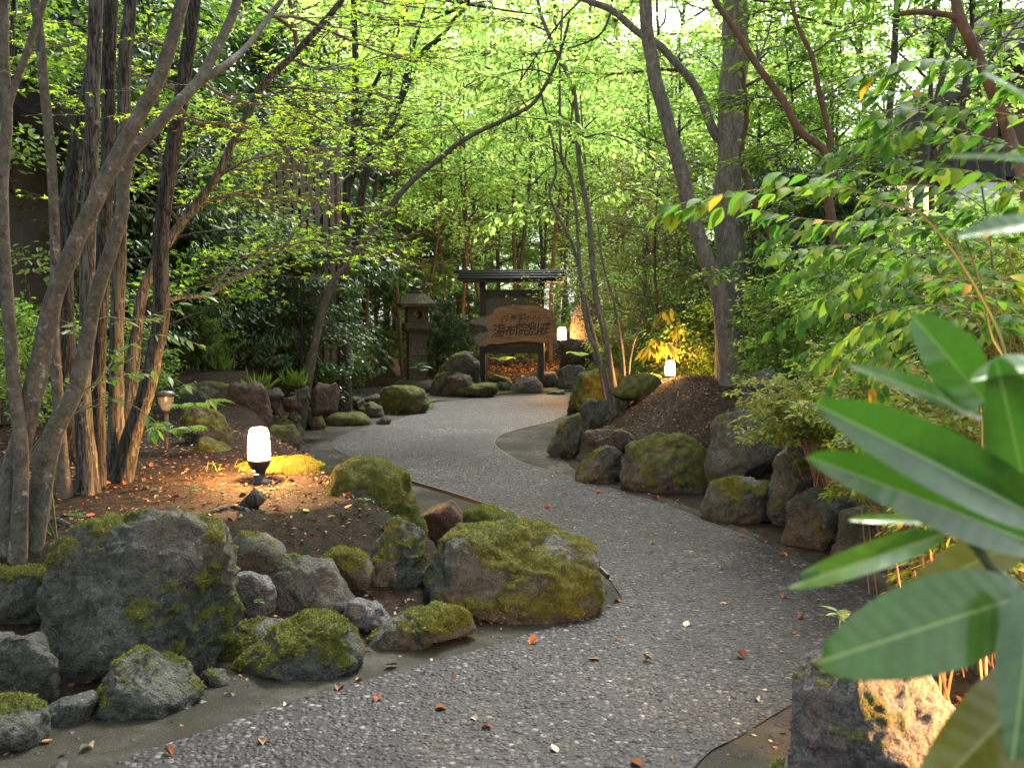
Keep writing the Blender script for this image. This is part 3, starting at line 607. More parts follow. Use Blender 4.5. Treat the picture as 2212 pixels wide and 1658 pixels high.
stone('low mossy rock on the soil in front of the sloping moss-edged rock', [(410, 975), (440, 946), (482, 964), (518, 986), (480, 995), (420, 990)], 0.33, 0.8, 0.62)
for lab, pts, mt in [('flat stone topmost in the small dry-stone wall', [(568, 845), (600, 838), (614, 852), (590, 862), (570, 857)], ROCK),
                     ('small brown stone at the wall\'s narrow end beside the purple-brown rock', [(575, 872), (590, 858), (607, 875), (600, 893), (580, 890)], ROCKB),
                     ('slim grey stone standing upright in the small dry-stone wall', [(596, 884), (606, 868), (617, 885), (606, 900)], ROCKP),
                     ('brownish block in the middle of the small dry-stone wall', [(612, 864), (640, 853), (652, 875), (632, 888), (614, 882)], ROCKB),
                     ('dark stone capping the small dry-stone wall next to the square block', [(642, 842), (665, 834), (670, 856), (646, 862)], ROCK),
                     ('pointed grey stone at the foot of the small dry-stone wall', [(620, 898), (636, 884), (652, 900), (640, 910)], ROCK)]:
    stone(lab, pts, 0.05, 0.9, 0.12, mt, D=10.6)
stone('square brown-grey block ending the dry-stone wall', [(665, 856), (688, 828), (725, 829), (737, 858), (722, 885), (682, 892)], 0.05, 0.8, 0.2, ROCKB, ang=0.8, D=11.0)
stone('dark moss-capped stone between the square block and the grass-fringed mossy rock', [(745, 872), (765, 856), (788, 865), (786, 886), (756, 889)], 0, 0.9, 0.5)
stone('round grey stone with a green cap by the grass-fringed mossy rock', [(774, 882), (798, 867), (824, 878), (829, 898), (800, 902), (776, 897)], 0, 0.9, 0.45)
stone('big cushion-shaped mossy rock fringed with grass before the stone lantern', [(816, 870), (832, 842), (875, 836), (914, 845), (927, 870), (915, 889), (870, 894), (830, 891)], 0, 0.8, 0.85, k=5, ang=0.25)
stone('little dark brown stone at the path in front of the grass-fringed rock', [(812, 908), (830, 896), (846, 907), (836, 918), (815, 917)], 0, 0.9, 0.0, ROCKB)
stone('black low stone behind the round grey stone', [(785, 862), (810, 851), (838, 856), (836, 868), (800, 873)], 0, 0.9, 0.0, D=15.6)
# round the sign and the lantern
stone('smooth conical grey boulder beside the stone lantern', [(782, 812), (798, 778), (828, 762), (858, 778), (875, 813), (830, 818)], 0.12, 0.8, 0.05, ROCKP, k=5, ang=0.2, rough=0.5)
stone('tall craggy boulder with a mossy flank leaning by the sign post', [(930, 848), (938, 812), (962, 786), (982, 766), (1014, 762), (1037, 792), (1036, 825), (1002, 850), (960, 856)], 0, 0.7, 0.35, k=5, ang=0.7)
stone('brownish crag at the foot of the tall craggy boulder', [(955, 856), (966, 816), (990, 805), (1014, 814), (1034, 838), (1000, 857)], 0, 0.8, 0.2, ROCKB, D=16.9)
stone('flat mossy stone like a step in front of the sign', [(974, 846), (984, 834), (1030, 829), (1072, 828), (1077, 846), (1050, 858), (990, 859)], 0, 0.7, 0.7, ang=0.8)
stone('smooth domed purple-grey boulder before the sign', [(1099, 848), (1110, 829), (1134, 815), (1156, 815), (1172, 830), (1177, 849)], 0, 0.8, 0.0, ROCKP, k=5, ang=0.1, rough=0.4)
stone('flat dark pebble-like stone behind the step-like mossy stone', [(1066, 830), (1082, 824), (1102, 830), (1105, 842), (1080, 845)], 0, 0.9, 0.05, ang=0.1, rough=0.4)
stone('low smooth dark boulder behind the right sign post', [(1142, 815), (1158, 803), (1196, 803), (1210, 820), (1200, 836), (1160, 836)], 0, 0.8, 0.0, ang=0.1, rough=0.4)
stone('pale rounded boulder at the far bend between the sign and the mossy mound', [(1207, 832), (1207, 796), (1230, 788), (1256, 792), (1270, 810), (1244, 842), (1214, 842)], 0, 0.8, 0.08, ROCKP, k=5, ang=0.4)
stone('thin pale flat stone beside the domed boulder', [(1178, 848), (1195, 842), (1220, 843), (1222, 852), (1190, 853)], 0, 0.9, 0.0, ROCKP)
stone('olive oval stone under the sign between its posts', [(1054, 818), (1070, 809), (1100, 816), (1108, 830), (1076, 830)], 0.05, 0.9, 0.45, ang=0.1, rough=0.5)
stone('dark round-backed boulder under the far lamp', [(1210, 800), (1213, 742), (1235, 732), (1278, 742), (1289, 790), (1252, 802)], 0.1, 0.8, 0.02, ROCKB, k=5, D=19.8, ang=0.3)
stone('tall standing stone lit orange by the far lamp beside the sign', [(1234, 738), (1236, 680), (1250, 652), (1276, 645), (1300, 682), (1302, 740)], 0.1, 0.6, 0.1, ROCKB, k=5, D=20.8, ang=0.3)
# the bank on the other side
stone('mossy mound of rock where the thin multi-stemmed tree grows', [(1232, 895), (1234, 850), (1255, 810), (1290, 797), (1335, 803), (1342, 850), (1300, 885), (1252, 900)], 0, 0.8, 0.85, k=5, ang=0.3)
stone('grey upright bank stone under the mossy mound', [(1248, 935), (1254, 882), (1272, 862), (1310, 868), (1325, 900), (1305, 930), (1272, 955)], 0, 0.8, 0.25, k=5, D=11.1, ang=0.7)
stone('ramp-shaped stone with bright moss where the path bends', [(1183, 965), (1212, 912), (1248, 894), (1258, 930), (1244, 978), (1202, 988)], 0, 0.8, 0.6, k=5, ang=0.5)
stone('long brown-sided bank stone behind the ramp-shaped stone', [(1240, 1000), (1262, 936), (1310, 920), (1362, 930), (1370, 958), (1310, 985), (1250, 1012)], 0, 0.7, 0.2, ROCKB, k=5, D=9.4)
stone('rounded stone with moss trickling down in front of the long brown-sided stone', [(1243, 1015), (1265, 986), (1308, 965), (1346, 975), (1348, 1022), (1312, 1044), (1250, 1037)], 0, 0.8, 0.42, k=5)
stone('big bank stone under a green moss blanket in mid bend', [(1344, 1028), (1364, 962), (1418, 938), (1500, 944), (1540, 1000), (1547, 1042), (1482, 1064), (1380, 1052)], 0, 0.7, 0.62, k=5, ang=0.4)
stone('largest bank slab standing behind the moss-blanketed stone', [(1532, 1000), (1544, 912), (1600, 888), (1662, 880), (1695, 920), (1690, 1005), (1640, 1045), (1560, 1045)], 0, 0.7, 0.3, ROCK, k=5, D=7.5, ang=0.6)
stone('low moss hummock on the bank crest in front of the bank lamp', [(1325, 850), (1348, 818), (1388, 808), (1422, 813), (1442, 850), (1380, 862)], 0.3, 0.9, 1.0, D=12.1, ang=0.1)
stone('grey rock high on the bank below the large straight trunk', [(1590, 885), (1610, 828), (1655, 800), (1692, 815), (1698, 885), (1640, 900)], 0.35, 0.8, 0.2, k=5, D=8.3)
stone('low speckled bank stone with a green tint at the path', [(1512, 1090), (1538, 1046), (1600, 1032), (1668, 1050), (1664, 1108), (1600, 1128), (1530, 1115)], 0, 0.8, 0.38, k=5, ang=0.3)
stone('tall wine-brown bank rock under the yellow-green shrub', [(1658, 1095), (1676, 1005), (1718, 948), (1775, 955), (1782, 1050), (1745, 1098), (1692, 1125)], 0, 0.8, 0.22, ROCK, k=5, D=6.4, ang=0.7)
stone('squat grey bank boulder with a dark red foot at the path', [(1698, 1165), (1708, 1092), (1758, 1055), (1840, 1060), (1848, 1130), (1805, 1178), (1740, 1188)], 0, 0.8, 0.2, k=5, ang=0.5)
stone('grooved bank rock nearest the big glossy leaves', [(1803, 1195), (1828, 1110), (1900, 1088), (1965, 1110), (1972, 1190), (1905, 1215), (1832, 1218)], 0, 0.8, 0.25, k=5, ang=0.8)
stone('brown flat stone on the soil between moss-blanketed stone and slab', [(1500, 945), (1520, 925), (1555, 930), (1560, 960), (1530, 968)], 0.3, 0.9, 0.1, ROCKB, D=8.6)
stone('big near boulder half lit orange beneath the glossy leaves', [(1700, 1800), (1722, 1620), (1738, 1510), (1775, 1442), (1850, 1425), (1930, 1432), (2010, 1470), (2050, 1540), (2075, 1660), (2090, 1800)], 0, 0.9, 0.18, ROCKP, k=6, D=2.5, ang=0.7)
stone('small mossy stone at the foot of the near boulder lit orange', [(1655, 1700), (1675, 1650), (1715, 1640), (1735, 1665), (1725, 1710)], 0, 0.9, 0.85, D=2.75)

# ------------------------------------------------------------------ buildings, fence, wall
def boxes(root, name, lst, mat, world=True, bev=0.0):
    return [part(root, name, Geo().box(lo, hi, bev=bev), mat, False, world) for lo, hi in lst]
def extrude_xz(poly, y0, y1, bev=0.0):
    bm = bmesh.new(); vs_ = [bm.verts.new((x, y0, z)) for x, z in poly]; f = bm.faces.new(vs_); bm.normal_update()
    if f.normal.y > 0: f.normal_flip()
    ex = bmesh.ops.extrude_face_region(bm, geom=[f]); 
    for v in ex['geom']:
        if isinstance(v, bmesh.types.BMVert): v.co.y = y1
    bmesh.ops.recalc_face_normals(bm, faces=bm.faces)
    if bev: bmesh.ops.bevel(bm, geom=[e for e in bm.edges if e.is_manifold and e.calc_face_angle(0) > 0.6], offset=bev, segments=2, affect='EDGES')
    bmesh.ops.triangulate(bm, faces=bm.faces); bm.verts.index_update()
    V = np.array([v.co[:] for v in bm.verts]); T = np.array([[v.index for v in f.verts] for f in bm.faces]); bm.free(); return V, T

hr = thing('garden_house', 'house with mossy roof and dark gable behind the tangle of stems, its windows lit warm', 'house', (6.2, 13.6, 0.3))
g = Geo(); V, T = extrude_xz([(4.62, 0.3), (8.6, 0.3), (8.6, 3.9), (6.6, 4.75), (4.62, 3.35)], 13.4, 17.0); g.add(V, None, T); part(hr, 'wall', g, M('brown_daub').fin((0.12, 0.075, 0.05), 0.9), False)
boxes(hr, 'post', [((x, 13.3, 0.3), (x + 0.12, 13.4, 3.3)) for x in (4.64, 5.62, 7.0, 8.3)], DARKWOOD)
boxes(hr, 'beam', [((4.6, 13.27, 3.16), (8.6, 13.3, 3.36))], DARKWOOD)
for x0, x1, z0, z1, mt, nb in [(4.82, 5.58, 1.5, 3.05, GLOWWIN, 3), (5.84, 6.9, 2.45, 3.1, PLASTER, 0), (7.2, 8.2, 2.45, 3.1, PLASTER, 0)]:
    f = part(hr, 'window' if nb else 'plaster_panel', Geo().box((x0, 13.34, z0), (x1, 13.395, z1)), mt, False)
    if nb: [part(f, 'glazing_bar', Geo().box((x0 + (x1 - x0) * (q + 1) / (nb + 1) - 0.012, 13.325, z0), (x0 + (x1 - x0) * (q + 1) / (nb + 1) + 0.012, 13.338, z1)), DARKWOOD, False) for q in range(nb)]
def slab(a, b, c, d, t):   # four corners, thickness downwards
    V = np.array([a, b, c, d], float); return np.vstack([V, V - [0, 0, t]]), np.array([[0, 1, 2, 3], [7, 6, 5, 4], [0, 4, 5, 1], [1, 5, 6, 2], [2, 6, 7, 3], [3, 7, 4, 0]])
g = Geo(); g.add(*slab((4.3, 12.75, 3.34), (6.6, 12.75, 4.95), (6.6, 17.2, 4.95), (4.3, 17.2, 3.34), 0.16)); g.add(*slab((6.602, 12.75, 4.95), (9.0, 12.75, 3.9), (9.0, 17.2, 3.9), (6.602, 17.2, 4.95), 0.16)); part(hr, 'roof', g, ROOF, False)
boxes(hr, 'rafter_end', [((4.42 + q * 0.55, 12.85, 3.2 + q * 0.385), (4.50 + q * 0.55, 13.3, 3.30 + q * 0.385)) for q in range(4)], DARKWOOD)
g = Geo(); g.add(*slab((7.2, 15.5, 4.2), (13.0, 15.5, 4.2), (13.0, 19.5, 7.2), (7.2, 19.5, 7.2), 0.2)); part(hr, 'main_roof', g, ROOF, False)

hl = thing('slatted_house', 'dark slatted building with a steep eave behind the left tree cluster', 'building', (-6.2, 9.5, 0.4))
g = Geo(); V, T = extrude_xz([(-9, 0.4), (-4.32, 0.4), (-4.32, 3.2), (-6.6, 5.3), (-9, 3.2)], 8.6, 12.0); g.add(V, None, T); part(hl, 'wall', g, M('dark_wall_board').fin((0.03, 0.026, 0.022), 0.9), False)
sl0 = None
for q in range(14):
    x = -4.42 - q * 0.13
    if sl0 is None: sl0 = part(hl, 'batten', Geo().box((x - 0.025, 8.54, 0.4), (x + 0.025, 8.598, 3.1)), SLATWOOD, False)
    else: c = dup(sl0, hl); c.location.x -= q * 0.13
g = Geo(); g.add(*slab((-6.6, 8.0, 5.6), (-3.85, 8.0, 2.95), (-3.85, 12.3, 2.95), (-6.6, 12.3, 5.6), 0.14)); g.add(*slab((-9.4, 8.0, 2.95), (-6.602, 8.0, 5.6), (-6.602, 12.3, 5.6), (-9.4, 12.3, 2.95), 0.14)); part(hl, 'roof', g, DARKROOF, False)

fe = thing('slat_fence', 'tall fence of thin weathered vertical slats behind the glossy evergreen shrubs', 'fence', (-4.0, 13.0, 0.35))
s0 = None
for q in range(40):
    if s0 is None: s0 = part(fe, 'slat', Geo().box((-5.9, 12.97, 0.2), (-5.845, 12.995, 3.5)), SLATWOOD, False)
    else: c = dup(s0, fe); c.location.x += q * 0.094 + random.Random(q).uniform(-0.008, 0.008); c.location.z += random.Random(q + 9).uniform(-0.04, 0.04)
boxes(fe, 'rail', [((-5.95, 13.0, z), (-2.15, 13.05, z + 0.08)) for z in (0.6, 2.0, 3.2)], SLATWOOD)
boxes(fe, 'post', [((x, 13.055, 0.1), (x + 0.1, 13.16, 3.45)) for x in (-5.9, -4.1, -2.3)], SLATWOOD)
wl = Geo().box((2.3, 25.0, 0.2), (6.0, 25.25, 2.1)); wl.box((2.25, 24.95, 2.1), (6.05, 25.3, 2.2)); single('garden_wall', wl, M('pale_render').fin((0.5, 0.49, 0.47), 0.9), 'pale rendered garden wall glimpsed beyond the standing stone and lamp', 'wall', smooth=False)

# ------------------------------------------------------------------ the roofed sign
K = 19.2 / FPX
sg = thing('roofed_sign', 'roofed black timber sign stand carrying a live-edge wooden name board', 'sign', (0.0, 19.2, -0.02)); sg.rotation_euler = (0, 0, R(-5))
def szz(py): return CAM_H + (690 - py) * K + 0.02
def sx(px): return (px - 1105) * K
for px in (1042, 1168): part(sg, 'post', Geo().box((sx(px) - 0.055, -0.055, 0), (sx(px) + 0.055, 0.055, szz(603)), bev=0.006), DARKWOOD, False, False)
for px in (1042, 1168): part(sg, 'brace_post', Geo().box((sx(px) - 0.04, 0.40, 0), (sx(px) + 0.04, 0.48, 0.95), bev=0.005), DARKWOOD, False, False)
for a_, b_ in ((626, 642), (748, 763)): part(sg, 'rail', Geo().box((sx(1042) + 0.057, -0.045, szz(b_)), (sx(1168) - 0.057, 0.045, szz(a_)), bev=0.005), DARKWOOD, False, False)
part(sg, 'panel', Geo().box((sx(1042) + 0.056, -0.015, szz(748) + 0.002), (sx(1168) - 0.056, 0.015, szz(642) - 0.002)), DASH, False, False)
rt = szz(587)
for sd_ in (-1, 1):
    for q in range(3):
        y0, z0 = sd_ * (0.04 + 0.085 * q), rt - 0.035 - 0.052 * q
        V, Qd = lathe([(0.0, -1.0), (0.034, -1.0), (0.034, 1.0), (0.0, 1.0)], 10); V = V[:, [2, 0, 1]] * [1.0 + 0.008 * q, 1.5, 1.0] + [0.0, y0 + sd_ * 0.02, z0]
        part(sg, 'roof_tile_row', Geo().add(V, Qd), ROOFMET, True, False)
    part(sg, 'roof_board', Geo().add(*(lambda v, q: (v, q))(*slab((-0.98, sd_ * 0.012, rt - 0.05), (0.98, sd_ * 0.012, rt - 0.05), (0.98, sd_ * 0.27, rt - 0.185), (-0.98, sd_ * 0.27, rt - 0.185), 0.02))), DARKWOOD, False, False)
V, Qd = lathe([(0.0, -1.11), (0.036, -1.11), (0.036, 1.11), (0.0, 1.11)], 12); part(sg, 'ridge_cap', Geo().add(V[:, [2, 0, 1]] + [0, 0, rt], Qd), ROOFMET, True, False)
part(sg, 'ridge_beam', Geo().box((-1.0, -0.06, szz(606)), (1.0, 0.06, szz(600)), bev=0.004), DARKWOOD, False, False)
bp = [(820, 435), (835, 412), (862, 398), (900, 393), (950, 388), (975, 372), (985, 350), (1010, 334), (1060, 324), (1130, 318), (1200, 318), (1260, 322), (1300, 333), (1345, 352), (1384, 372), (1387, 440), (1388, 520), (1384, 563), (1350, 561), (1290, 563), (1230, 555), (1180, 551), (1130, 556), (1080, 560), (1020, 570), (975, 568), (945, 573), (930, 586), (885, 586), (868, 570), (845, 562), (828, 540), (822, 515), (870, 505), (925, 492), (945, 480), (935, 462), (895, 448), (850, 445)]
def bpt(x, y): return (sx(739 + x / 2.999), szz(553 + y / 2.999))
bo = link('name_board', mesh('name_board', *(lambda v, t: (v, None, t))(*extrude_xz([bpt(x, y) for x, y in bp], -0.125, -0.06, 0.008)), None, BOARD, False), sg)
bo2 = part(sg, 'bark_edge', Geo().add(*(lambda v, t: (v, None, t))(*extrude_xz([bpt(x, y) for x, y in [(824, 520), (826, 440), (860, 436), (940, 452), (952, 482), (935, 500), (870, 512)]], -0.105, -0.064, 0.006))), mat_rock('grey_hollow_wood', (0.05, 0.045, 0.042), (0.34, 0.31, 0.30), (0.1, 0.08, 0.07), mossy=False), False, False)
def glyph(ch, cx, cz, size, rot, sxx):
    cu = bpy.data.curves.new('character', 'FONT'); cu.body = ch; cu.align_x = 'CENTER'; cu.align_y = 'CENTER'; cu.size = size; cu.offset = size * (0.012 if size > 0.2 else 0.004); cu.extrude = 0.003; cu.resolution_u = 3
    to = bpy.data.objects.new('t', cu); C.objects.link(to); dg = bpy.context.evaluated_depsgraph_get(); me = bpy.data.meshes.new_from_object(to.evaluated_get(dg))
    bpy.data.objects.remove(to); n_ = len(me.vertices); co = np.zeros(n_ * 3, np.float32); me.vertices.foreach_get('co', co); co = co.reshape(-1, 3)
    co[:, 0] += 0.06 * size * np.sin(co[:, 1] / size * 5 + rot * 9) + 0.10 * co[:, 1]; co[:, 1] += 0.05 * size * np.sin(co[:, 0] / size * 6 + rot * 20)
    c_, s_ = math.cos(rot), math.sin(rot); X, Y = (co[:, 0] * c_ - co[:, 1] * s_) * sxx, co[:, 0] * s_ + co[:, 1] * c_
    me.vertices.foreach_set('co', np.c_[X + cx, -0.127 - co[:, 2], Y + cz].astype(np.float32).ravel()); me.materials.clear(); me.materials.append(INK); me.update()
    link('character', me, bo)
for ch, x, y, s_, r_ in [('四', 1056, 410, 46, 0.05), ('季', 1110, 408, 48, -0.04), ('彩', 1165, 406, 54, 0.03), ('ホ', 1205, 405, 38, 0.08), ('テ', 1240, 407, 38, 0.04), ('ル', 1273, 407, 38, -0.05),
                         ('湯', 1016, 488, 78, 0.03), ('布', 1090, 486, 66, -0.05), ('院', 1165, 482, 76, 0.04), ('別', 1240, 475, 74, 0.06), ('荘', 1311, 473, 66, -0.03)]:
    cx, cz = bpt(x, y); glyph(ch, cx, cz, s_ / 2.999 * K * 1.18, r_, 0.95)

# ------------------------------------------------------------------ stone lantern
KL = 18.0 / FPX
ln = thing('stone_lantern', 'old brown-grey stone lantern with a ball finial and square fire box', 'stone lantern', ((900 - 1106) * KL, 18.0, 0.0)); ln.rotation_euler = (0, 0, R(14))
def lz(py): return CAM_H + (690 - py) * KL
def sq(prof):
    V, q = lathe([(r * 1.4142, z) for r, z in prof], 4); c_, s_ = math.cos(R(45)), math.sin(R(45)); return V @ np.array([[c_, s_, 0], [-s_, c_, 0], [0, 0, 1]]), q
def lpart(name, VQ, sm=False, moss=0.25, sub=None):
    V, q = VQ; T = None
    o = part(ln, name, (V, q, T, np.full(len(V), moss * 0.6 - 0.33)), ROCKL, sm, False); return o
lpart('base', lathe([(0.0, 0.0), (0.44, 0.0), (0.46, 0.08), (0.42, 0.17), (0.30, 0.22), (0, 0.22)], 24), True, 0.4)
lpart('shaft', sq([(0, 0.2), (0.165, 0.2), (0.158, 0.62), (0.150, 0.63), (0.150, 0.65), (0.158, 0.66), (0.152, lz(718)), (0, lz(718))]))
lpart('platform', sq([(0, lz(718)), (0.17, lz(718) + 0.002), (0.235, lz(710)), (0.24, lz(698)), (0, lz(698))]))
fz0, fz1, fh = lz(697.5), lz(664), 0.185
def fire_wall(face):
    n_ = 24; hw = fh; hz = (fz1 - fz0) / 2; cz = (fz0 + fz1) / 2; an_ = np.linspace(0, 2 * np.pi, n_, endpoint=False) + np.pi / n_; rr_ = 0.075
    inn = np.c_[np.cos(an_) * rr_, np.sin(an_) * rr_ + cz]; k_ = np.minimum(hw / np.maximum(abs(np.cos(an_)), 1e-6), hz / np.maximum(abs(np.sin(an_)), 1e-6)); out = np.c_[np.cos(an_) * k_, np.sin(an_) * k_ + cz]
    rows = [np.c_[out[:, 0], np.full(n_, -hw), out[:, 1]], np.c_[inn[:, 0], np.full(n_, -hw), inn[:, 1]], np.c_[inn[:, 0], np.full(n_, -hw + 0.06), inn[:, 1]], np.c_[out[:, 0] * 0.66, np.full(n_, -hw + 0.06), out[:, 1]]]
    V = np.vstack(rows); Qf = [[r_ * n_ + j_, r_ * n_ + (j_ + 1) % n_, (r_ + 1) * n_ + (j_ + 1) % n_, (r_ + 1) * n_ + j_] for r_ in range(3) for j_ in range(n_)]
    c_, s_ = math.cos(face), math.sin(face); return V @ np.array([[c_, s_, 0], [-s_, c_, 0], [0, 0, 1]]), np.array(Qf)
fg = Geo()
for q in range(4): fg.add(*fire_wall(q * math.pi / 2))
fg.A = [np.full(len(a), -0.3) for a in fg.A]; part(ln, 'fire_box', fg, ROCKL, False, False)
lpart('roof', sq([(0, lz(664)), (0.28, lz(664) + 0.002), (0.312, lz(663)), (0.316, lz(656)), (0.25, lz(648)), (0.18, lz(640)), (0.125, lz(634)), (0, lz(634))]), False, 0.55)
lpart('neck', lathe([(0, lz(634)), (0.12, lz(634)), (0.125, lz(629)), (0.10, lz(627)), (0, lz(627))], 20), True, 0.3)
lpart('finial', lathe([(0, lz(627)), (0.085, lz(627)), (0.105, lz(620)), (0.112, lz(613)), (0.10, lz(606)), (0.06, lz(602)), (0, lz(600.5))], 20), True, 0.4)

# ------------------------------------------------------------------ lamps
def garden_lamp(loc, sc, label, mat, cat='garden lamp', pole=False, watts=130):
    gr = gz(loc[0], loc[1]) - 0.02; t = thing('garden_lamp', label, cat, loc, 'glowing bollard lamps in the planting'); s_ = sc
    part(t, 'base', Geo().add(*lathe(np.array([(0, 0), (0.072, 0), (0.072, 0.012), (0.036, 0.02), (0.031, 0.05), (0.037, 0.07), (0.056, 0.10), (0.065, 0.122), (0.067, 0.134), (0.0, 0.134)]) * s_, 24)), BLACK, True, False)
    if pole: part(t, 'pole', Geo().add(*tube([(0, 0, gr - loc[2]), (0, 0, 0.01)], 0.03, 10)), BLACK, True, False)
    part(t, 'globe', Geo().add(*lathe(np.array([(0.060, 0.135), (0.064, 0.16), (0.062, 0.22), (0.056, 0.285), (0.050, 0.308), (0.038, 0.32), (0.0, 0.325)]) * s_, 24)), mat, True, False)
    bl_ = bpy.data.lights.new('bulb', 'POINT'); bl_.color = (1.0, 0.47, 0.15); bl_.energy = watts; bl_.shadow_soft_size = 0.03 * s_; bo_ = bpy.data.objects.new('bulb', bl_); C.objects.link(bo_); bo_.parent = t; bo_.location = (0, 0, 0.215 * s_); return t
x, y = (556 - 1106) / FPX * 5.75, 5.75
garden_lamp((x, y, gz(x, y) - 0.01), 1.0, 'small black bollard lamp glowing white before the low mossy rock on the leafy soil', GLOW)
x, y = (1214 - 1106) / FPX * 20.4, 20.4
garden_lamp((x, y, 0.71), 1.35, 'far lamp glowing beside the right edge of the wooden name board', GLOWFAR, pole=True, watts=190)
x, y = (1448 - 1106) / FPX * 12.3, 12.3
garden_lamp((x, y, gz(x, y)), 0.95, 'lamp glowing behind the long yellow leaves on the bank near the large straight trunk', GLOWFAR, watts=100)
x, y = (727 - 1106) / FPX * 15.5, 15.5
garden_lamp((x, y, 0.80), 0.6, 'faint distant lamp peeping through the evergreen shrubs beside the lantern', GLOW, pole=True, watts=14)
x, y = (946 - 1106) / FPX * 20.5, 20.5
garden_lamp((x, y, 1.22), 0.6, 'tiny distant lamp between stone lantern and sign', GLOW, pole=True, watts=14)
garden_lamp((1.50, 2.30, 0.22), 1.0, 'lamp hidden behind the big glossy leaves that lights the near boulder orange', GLOW, watts=190)
x, y = (356 - 1106) / FPX * 7.1, 7.1
pl_ = thing('path_light', 'unlit-looking bronze spike path light with ribbed glass and flat cap by the leaning trunks', 'path light', (x, y, gz(x, y) - 0.01)); kk = 7.1 / FPX / 2.999
part(pl_, 'pole', Geo().add(*tube([(0, 0, 0), (0, 0, 250 * kk)], 14 * kk, 12)), BROWNMET, True, False)
part(pl_, 'cup', Geo().add(*lathe(np.array([(0, 240), (18, 240), (24, 255), (26, 262), (0, 262)]) * kk, 20)), BROWNMET, True, False)
n_ = 40; prof = np.array([(24, 262), (38, 290), (47, 325), (50, 352)]) * kk; V, Qg = lathe(prof, n_); rr_ = 1 + 0.04 * np.cos(np.arange(n_) * np.pi); V[:, :2] *= np.tile(rr_, len(prof))[:, None]
part(pl_, 'glass_shade', Geo().add(V, Qg), GLASS, True, False)
part(pl_, 'bulb', Geo().add(*lathe(np.array([(0, 318), (5, 320), (7, 332), (5, 345), (0, 348)]) * kk, 12)), mat_emit('dim_bulb', (1.0, 0.5, 0.2), 0.8), True, False)
part(pl_, 'cap', Geo().add(*lathe(np.array([(0, 350), (58, 350), (62, 356), (60, 368), (40, 384), (30, 386), (0, 387)]) * kk, 28)), BLACK, True, False)

# ------------------------------------------------------------------ trees and shrubs
RG = np.random.default_rng(77)
def stem_line(pts, D, n=26, base=True):
    """control points (column, row[, distance]) from the foot upwards -> smooth 3D line whose foot is on the ground"""
    q = []
    for t in pts:
        q.append(P(t[0], t[1], t[2] if len(t) > 2 else D))
    q = np.array(q)
    if base: q[0, 2] = gz(q[0, 0], q[0, 1]) - 0.05
    return smooth_line(q, n)
def stem_geo(pts, D, r0, r1, seg=12, n=30, wob=0.10, flare=0.5, seed=0, base=True):
    L = stem_line(pts, D, n, base); t = np.linspace(0, 1, n); r0, r1 = (r0 * 0.82, r1 * 0.82) if D < 7 else (r0, r1); r = r0 + (r1 - r0) * t
    if base: r = r * (1 + flare * np.exp(-t * n / 2.6))
    L[1:-1] += 0.25 * r0 * np.c_[fbm(np.c_[t * 9, 0 * t, 0 * t + seed], 2, seed), fbm(np.c_[t * 9, 0 * t + 7, 0 * t + seed], 2, seed), 0 * t][1:-1]
    V, Qt, Tt = tube(L, r, seg, wob, seed)
    if base and r0 > 0.03:                                                   # buttress roots spreading at the foot
        m_ = n * seg; an_ = np.arange(m_) % seg * 2 * np.pi / seg; row = np.arange(m_) // seg; ex = 0.55 * np.maximum(0, np.cos(an_ * 1.5 + seed)) ** 2 * np.exp(-row / 1.8) + 0.10 * np.cos(an_ * 3 + seed) * np.exp(-row / 7)
        ctr = np.repeat(L, seg, 0); V[:m_] = ctr + (V[:m_] - ctr) * (1 + ex)[:, None]
    return L, r, (V, Qt, Tt)
